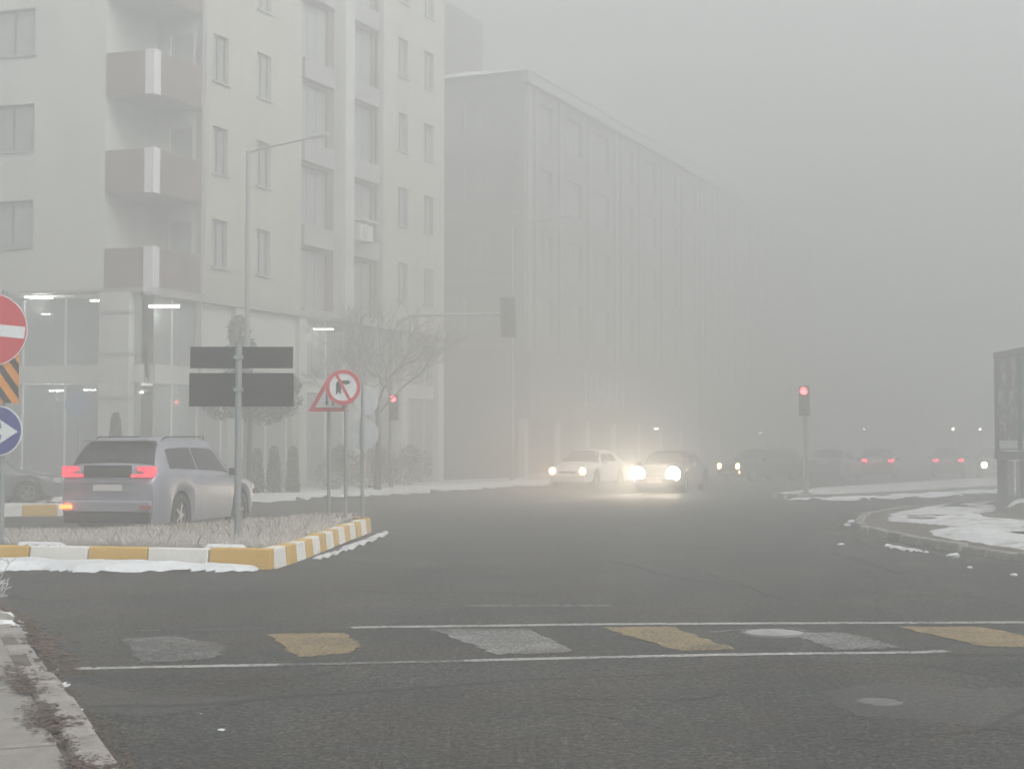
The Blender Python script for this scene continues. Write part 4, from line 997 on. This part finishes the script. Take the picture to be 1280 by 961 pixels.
# ------------------------------------------------------------------ vehicles
def lerp_tab(x, tab):
    return float(np.interp(x, [a for a, _ in tab], [b for _, b in tab]))
class Body:
    def __init__(s, L, W, H, belt, deck, hood, xa, xb, xc, xd, wb, wr, rear_w=.89, tail=.06):
        s.L, s.W, s.H, s.belt = L, W / 2, H, belt
        h = L / 2; s.h = h; s.wr = wr; s.axles = (wb / 2 + .03, -wb / 2 + .03)
        s.top = [(-h, deck - .16), (-h + .03, deck - .05), (xd - .02, deck), (xd, deck + .01), (xd + (xc - xd) * .5, (deck + H) / 2 + .05), (xc, H - .05), (xc + .3, H - .012), ((xb + xc) / 2, H), (xb + .0, H - .03), (xb + (xa - xb) * .5, (H + hood) / 2 + .045), (xa, hood + .01), (xa + .1, hood), (h - .35, hood - .10), (h - .1, hood - .2), (h, hood - .36)]
        s.bl = [(-h, min(belt + .02, deck - .2)), (-h + .1, deck - .10), (xd, min(belt + .05, deck - .02)), (0, belt), (xa, hood - .05), (h - .4, hood - .16), (h, hood - .42)]
        s.rear_w = rear_w
        xs = set(np.linspace(-h, h, 46).tolist())
        for a, b in ((xd, xc), (xb, xa)): xs |= set(np.linspace(a, b, 8).tolist())
        for ax in s.axles: xs |= set((ax + np.linspace(-(wr + .07), wr + .07, 19)).tolist())
        xs |= {-h + .03, -h + .08, h - .05, h - .12}
        s.xs = sorted(xs)
        s.xs = [x for i, x in enumerate(s.xs) if i == 0 or x - s.xs[i - 1] > .006]
    def ring(s, x):
        W = s.W; h = s.h
        fr = max(0, (x - (h - .55)) / .55); W *= 1 - .20 * fr ** 2
        rr = max(0, (-x - (h - .50)) / .50); W *= 1 - (1 - s.rear_w) * rr ** 2
        zt = lerp_tab(x, s.top); zb = min(lerp_tab(x, s.bl), zt - .02); z0 = .24
        if x > h - .2: z0 = .22
        for ax in s.axles:
            Rr = s.wr + .07
            if abs(x - ax) < Rr: z0 = max(z0, s.wr + math.sqrt(max(0, Rr * Rr - (x - ax) ** 2)))
        z0 = min(z0, zb - .1)
        g = min(1, max(0, (zt - zb - .05) / (s.H - s.belt - .05))); wt = W * (.86 - .17 * g)
        r = [(W * .955, z0), (W * .99, z0 + (zb - z0) * .3), (W, z0 + (zb - z0) * .62), (W * .985, zb - .045), (W * .945, zb), (wt, zt - .035 - .055 * g), (wt * .88, zt - .014 - .016 * g), (wt * .5, zt), (0, zt + .008)]
        return r
    def surf(s, x, q):
        """q: 0 at the roof centre, 4 at the belt, 8 at the sill; sign picks the side"""
        r = s.ring(x); a = 8 - abs(q); i = int(min(7, math.floor(a))); k = a - i
        y = r[i][0] * (1 - k) + r[i + 1][0] * k; z = r[i][1] * (1 - k) + r[i + 1][1] * k
        return Vector((x, y * (1 if q >= 0 else -1), z))
    def shell(s):
        v = []; f = []; n = 17
        for x in s.xs:
            r = s.ring(x)
            v += [(x, y, z) for y, z in r[:8]] + [(x, 0, r[8][1])] + [(x, -y, z) for y, z in r[7::-1]]
        for i in range(len(s.xs) - 1):
            for k in range(n - 1): a = i * n + k; f.append((a, a + 1, a + n + 1, a + n))
        m = (len(s.xs) - 1) * n
        f.append(tuple(range(n))); f.append(tuple(m + k for k in reversed(range(n))))
        return MB().add(v, f)
    def patch(s, cs, nu=6, nv=3, off=.006):
        """cs: four (x, q) corners, bilinear, lifted off the shell"""
        v = []
        for j in range(nv + 1):
            for i in range(nu + 1):
                u_, w_ = i / nu, j / nv
                x = (cs[0][0] * (1 - u_) + cs[1][0] * u_) * (1 - w_) + (cs[3][0] * (1 - u_) + cs[2][0] * u_) * w_
                q = (cs[0][1] * (1 - u_) + cs[1][1] * u_) * (1 - w_) + (cs[3][1] * (1 - u_) + cs[2][1] * u_) * w_
                p = s.surf(x, q); px_ = s.surf(x + .02, q) - s.surf(x - .02, q); pq = s.surf(x, q + .05) - s.surf(x, q - .05)
                nn = px_.cross(pq); nn.normalize()
                if nn.dot(Vector((p.x * .3, p.y, p.z - .5))) < 0: nn = -nn
                v.append(tuple(p + nn * off))
        w1 = nu + 1
        return MB().add(v, [(j * w1 + i, j * w1 + i + 1, (j + 1) * w1 + i + 1, (j + 1) * w1 + i) for j in range(nv) for i in range(nu)])
WH = {}
def car(label, x, y, heading, paint, kind='sedan', tail=None, head=None, group=None, cat='car', name='parked_car', energy=0, spotcol=(1, .8, .55), extra=None, tail_energy=0, beam=70, glow=.10, bulb_glare=.13):
    """heading: angle of the travel direction in degrees, measured from +x"""
    K = {'suv': dict(L=4.62, W=1.86, H=1.71, belt=1.06, deck=1.17, hood=1.06, xa=1.12, xb=.42, xc=-1.78, xd=-2.14, wb=2.68, wr=.36),
         'sedan': dict(L=4.45, W=1.76, H=1.45, belt=.92, deck=1.02, hood=.93, xa=1.05, xb=.38, xc=-.98, xd=-1.72, wb=2.62, wr=.32),
         'hatch': dict(L=4.1, W=1.74, H=1.50, belt=.95, deck=1.0, hood=.97, xa=1.05, xb=.42, xc=-1.5, xd=-1.90, wb=2.5, wr=.32),
         'van': dict(L=4.7, W=1.85, H=1.88, belt=1.12, deck=1.2, hood=1.12, xa=1.35, xb=.75, xc=-2.1, xd=-2.25, wb=2.85, wr=.34)}[kind]
    b = Body(**K); h = b.h; W = b.W; P = M[paint]
    t = thing(name, label, cat, (x, y, 0), R(heading), group)
    body = b.shell().build('body', P, t, smooth=True); fix(body.data)
    try: body.data.set_sharp_from_angle(angle=R(50))
    except Exception: pass
    xa, xb, xc, xd = K['xa'], K['xb'], K['xc'], K['xd']; belt = K['belt']; deck = K['deck']
    # glass
    b.patch([(xa - .05, 3.2), (xa - .05, -3.2), (xb + .04, -2.9), (xb + .04, 2.9)], 8, 6).build('windscreen', M['car_glass'], t, smooth=True)
    b.patch([(xd + .05, 3.0), (xd + .05, -3.0), (xc + .02, -2.75), (xc + .02, 2.75)], 8, 6, .008).build('rear_window', M['car_glass'], t, smooth=True)
    xm = (xb + xc) / 2 + .12
    for sg in (1, -1):
        b.patch([(xm + .03, sg * 3.88), (xa - .28, sg * 3.88), (xb + .10, sg * 3.16), (xm + .03, sg * 3.16)], 6, 3).build('front_window', M['car_glass'], t, smooth=True)
        b.patch([(xc + .08, sg * 3.85), (xm - .03, sg * 3.88), (xm - .03, sg * 3.16), (xc + .16, sg * 3.2)], 6, 3).build('rear_side_window', M['car_glass'], t, smooth=True)
        for hx in (xm + .15, xm - .75):
            p = b.surf(hx, sg * 4.8); MB().box(hx - .09, hx + .09, p.y - (.02 if sg > 0 else .015), p.y + (.015 if sg > 0 else .02), p.z - .012, p.z + .012).build('door_handle', P, t)
        for sx_ in (xm, xa - .12, xm - .95):
            b.patch([(sx_ - .005, sg * 4.1), (sx_ + .005, sg * 4.1), (sx_ + .005, sg * 7.6), (sx_ - .005, sg * 7.6)], 1, 8, .002).build('door_seam', M['black'], t)
        # mirror
        p = b.surf(xa - .32, sg * 4.0)
        mi = MB().box(p.x - .06, p.x + .05, p.y + (.03 if sg > 0 else -.22), p.y + (.22 if sg > 0 else -.03), p.z - .01, p.z + .13).build('mirror', M['black'] if kind == 'suv' else P, t); bevel(mi, .02, 2)
        for ax in b.axles:
            if kind not in WH:
                wr = b.wr; tm = MB(); n = 28; prof = [(.62 * wr, -.10), (.9 * wr, -.11), (wr, -.07), (wr, .07), (.9 * wr, .11), (.62 * wr, .10)]; v = []
                for rr, yy in prof: v += [(rr * math.cos(6.2832 * k / n), yy, rr * math.sin(6.2832 * k / n)) for k in range(n)]
                tm.add(v, [(j * n + k, j * n + (k + 1) % n, (j + 1) * n + (k + 1) % n, (j + 1) * n + k) for j in range(5) for k in range(n)])
                tm = tm.mesh('tyre'); tm.materials.append(M['rubber']); tm.shade_smooth()
                rm = MB(); rm.disc_y(0, 0, wr * .20, -.085, .085, 14); rm.disc_y(0, 0, wr * .63, -.075, .075, 28, r_in=wr * .54)
                for k in range(5):
                    a = 6.2832 * k / 5; Mx = Matrix.Rotation(a, 4, 'Y'); rm.box(wr * .15, wr * .57, -.08, .08, -wr * .07, wr * .07, Mx)
                rm = rm.mesh('rim'); rm.materials.append(M['rim'])
                WH[kind] = (tm, rm)
            wh = link('wheel', WH[kind][0], t); wh.location = (ax, sg * (W - .13), b.wr); link('rim', WH[kind][1], wh)
    MB().box(-h + .25, h - .35, -W + .28, W - .28, .20, .55).build('underbody', M['black'], t)
    for ax in b.axles: MB().box(ax - b.wr - .1, ax + b.wr + .1, -W + .03, W - .03, .5, b.wr * 2 + .03).build('wheel_well', M['black'], t) if False else None
    # rear details
    rw = W * K.get('rear_w', .895); e = -h
    bmp = MB().box(e - .06, e + .10, -rw * .97, rw * .97, .44, .64).build('rear_bumper', P, t); bevel(bmp, .035, 3)
    dif = MB().box(e - .045, e + .12, -rw * .95, rw * .95, .26, .435).build('rear_skirt', M['black'], t); bevel(dif, .03, 2)
    MB().box(e - .070, e - .0605, -rw * .70, rw * .70, .455, .475).build('chrome_strip', M['rim'], t)
    MB().box(e - .018, e - .001, -.26, .26, .80, .91).build('number_plate', M['plate'], t)
    MB().box(e - .02, e + .03, -rw * .55, rw * .55, .93, .955).build('boot_trim', M['rim'], t)
    tm_ = M[tail] if tail else M['tail_dim']
    tz = deck - .10
    if kind == 'suv':
        for sg in (1, -1):
            bx = lambda a, c, z0, z1: (min(sg * a, sg * c), max(sg * a, sg * c), z0, z1)
            o = MB(); z0_, z1_ = 1.035, 1.215
            y0, y1, _, _ = bx(rw * .80, rw * .985, 0, 0); o.box(e - .035, e + .16, y0, y1, z0_, z1_)
            y0, y1, _, _ = bx(rw * .52, rw * .80, 0, 0); o.box(e - .035, e + .05, y0, y1, z0_, z0_ + .05)
            y0, y1, _, _ = bx(rw * .66, rw * .80, 0, 0); o.box(e - .035, e + .05, y0, y1, z1_ - .075, z1_)
            tl = o.build('tail_light', tm_, t)
            if tail_energy: lamp('tail_glow', tl, (e - .15, sg * rw * .9, 1.12), tail_energy, (1, .05, .08), radius=.08)
        MB().box(e - .030, e + .03, -rw * .51, rw * .51, 1.04, 1.235).build('boot_panel', M['black'], t)
        sp = MB().box(xc - .24, xc + .06, -W * .66, W * .66, b.H - .075, b.H - .035).build('spoiler', P, t); bevel(sp, .015, 2)
        for sg in (1, -1):
            MB().tube([(xb - .15, sg * W * .66, b.H - .035), (xb - .25, sg * W * .68, b.H + .02), (xc + .35, sg * W * .68, b.H + .005), (xc + .25, sg * W * .66, b.H - .045)], .014, 6).build('roof_rail', M['black'], t)
        fl = MB().box(e - .085, e - .062, W * .66, W * .90, .50, .565).build('fog_light', M['tail_hot'], t); bevel(fl, .015, 2)
        lamp('fog_glow', fl, (e - .16, W * .80, .54), 2.2, (1, .18, .04), radius=.06)
        MB().box(e - .085, e - .062, -W * .90, -W * .66, .50, .565).build('reflector', M['tail_dim'], t)
    else:
        for sg in (1, -1):
            y0, y1 = sorted((sg * rw * .62, sg * rw * .99))
            tl = MB().box(e - .02, e + .12, y0, y1, tz - .10, tz + .02).build('tail_light', tm_, t); bevel(tl, .02, 2)
            if tail_energy: lamp('tail_glow', tl, (e - .2, sg * rw * .8, tz - .03), tail_energy, (1, .05, .10), radius=.1)
    # front details
    fw = W * .80
    o = MB().box(h - .10, h + .05, -fw, fw, .28, .50).build('front_bumper', P, t); bevel(o, .04, 3)
    MB().box(h - .05, h + .012, -fw * .5, fw * .5, .55, K['hood'] - .30).build('grille', M['black'], t)
    MB().box(h + .052, h + .06, -.26, .26, .34, .44).build('number_plate', M['plate'], t)
    hz = K['hood'] - .30
    for sg in (1, -1):
        y0, y1 = sorted((sg * fw * .66, sg * fw * 1.10))
        hl = MB().box(h - .24, h - .015, y0, y1, hz - .055, hz + .075).build('headlight', M['head_off'], t); bevel(hl, .03, 3)
        if head:
            n = 18; r_ = bulb_glare  # lit disc enlarged to stand for the lens glare around the lamp
            v = [(h - .012 + .02, sg * fw * .86 + r_ * math.cos(6.2832 * k / n), hz + .01 + r_ * math.sin(6.2832 * k / n)) for k in range(n)]
            MB().add(v + [(a - .03, c, dd) for a, c, dd in v], [tuple(range(n)), tuple(reversed(range(n, 2 * n)))] + [(k, n + k, n + (k + 1) % n, (k + 1) % n) for k in range(n)]).build('bulb_glare', M[head], hl)
            if energy:
                lamp('headlamp_beam', hl, (h + .05, sg * fw * .86, hz), energy, spotcol, spot=beam, aim=(1, 0, -.01), radius=.09, blend=1)
                lamp('headlamp_glow', hl, (h + .25, sg * fw * .86, hz + .05), energy * glow, spotcol, spot=104, aim=(1, 0, .45), radius=.2, blend=1)
    return t
HU = math.degrees(BROT)
SU = car('silver estate car driving away with red tail lights and a lit orange fog lamp', -6.35, 28.25, 78, 'car_silver', 'suv', tail='tail_red', name='moving_car', tail_energy=.5)
car('dark low car at the left edge, behind the snowy kerbed verge', -14.4, 41.2, 20, 'car_grey', 'sedan')
car('white saloon with two amber headlights, leftmost of the oncoming cars', 2.95, 59.3, HU + 180, 'car_white', 'sedan', head='head_warm', energy=330, spotcol=(1, .48, .24), name='oncoming_car')
car('dark oncoming car whose two dazzling headlights light the fog', 5.55, 53.3, HU + 180 + 3, 'car_dark', 'sedan', head='head_bright', energy=2300, spotcol=(1, .82, .63), name='oncoming_car', beam=44, glow=.20, bulb_glare=.24)
c3 = car('distant oncoming car with small amber lights, right of the dazzling pair', 11.3, 69.5, HU + 180 - 32, 'car_dark', 'hatch', head='head_warm', energy=260, spotcol=(1, .42, .18), name='oncoming_car')
fg = MB().box(2.03, 2.06, .58, .74, .36, .48).build('fog_lamp', M['head_warm'], c3)
lamp('fog_lamp_glow', fg, (2.2, .66, .42), 14, (1, .6, .3), radius=.07)
car('grey unlit car, half lost in fog just right of the right-hand signal pole', 14.7, 70.0, 64, 'car_grey', 'sedan', name='moving_car')
car('dark car showing two red tail lights, left one of the red-lit pair', 18.1, 76.0, 76, 'car_dark', 'sedan', tail='tail_red_far', name='moving_car', tail_energy=14)
car('dark car with red tail lights, nearest the billboard of the red-lit pair', 22.6, 79.6, 74, 'car_dark', 'hatch', tail='tail_red_far', name='moving_car', tail_energy=14)
car('oncoming car with one bright white headlight beside the billboard, mostly hidden', 23.3, 74.1, 255, 'car_grey', 'hatch', head='head_bright', energy=260, spotcol=(1, .92, .85), name='oncoming_car')

# ------------------------------------------------------------------ haze
hz = MB().box(-300, 300, -50, 300, -1.2, 24.2).build('haze', None, kind='stuff', label='dense pale winter fog filling the whole junction')
hm = bpy.data.materials.new('fog'); hm.use_nodes = True; N = hm.node_tree.nodes; N.clear()
o_ = N.new('ShaderNodeOutputMaterial'); pv_ = N.new('ShaderNodeVolumePrincipled')
pv_.inputs['Density'].default_value = HAZE_DENSITY; pv_.inputs['Color'].default_value = (.592, .604, .598, 1); pv_.inputs['Anisotropy'].default_value = .45
hm.node_tree.links.new(pv_.outputs[0], o_.inputs['Volume']); hz.data.materials.append(hm)
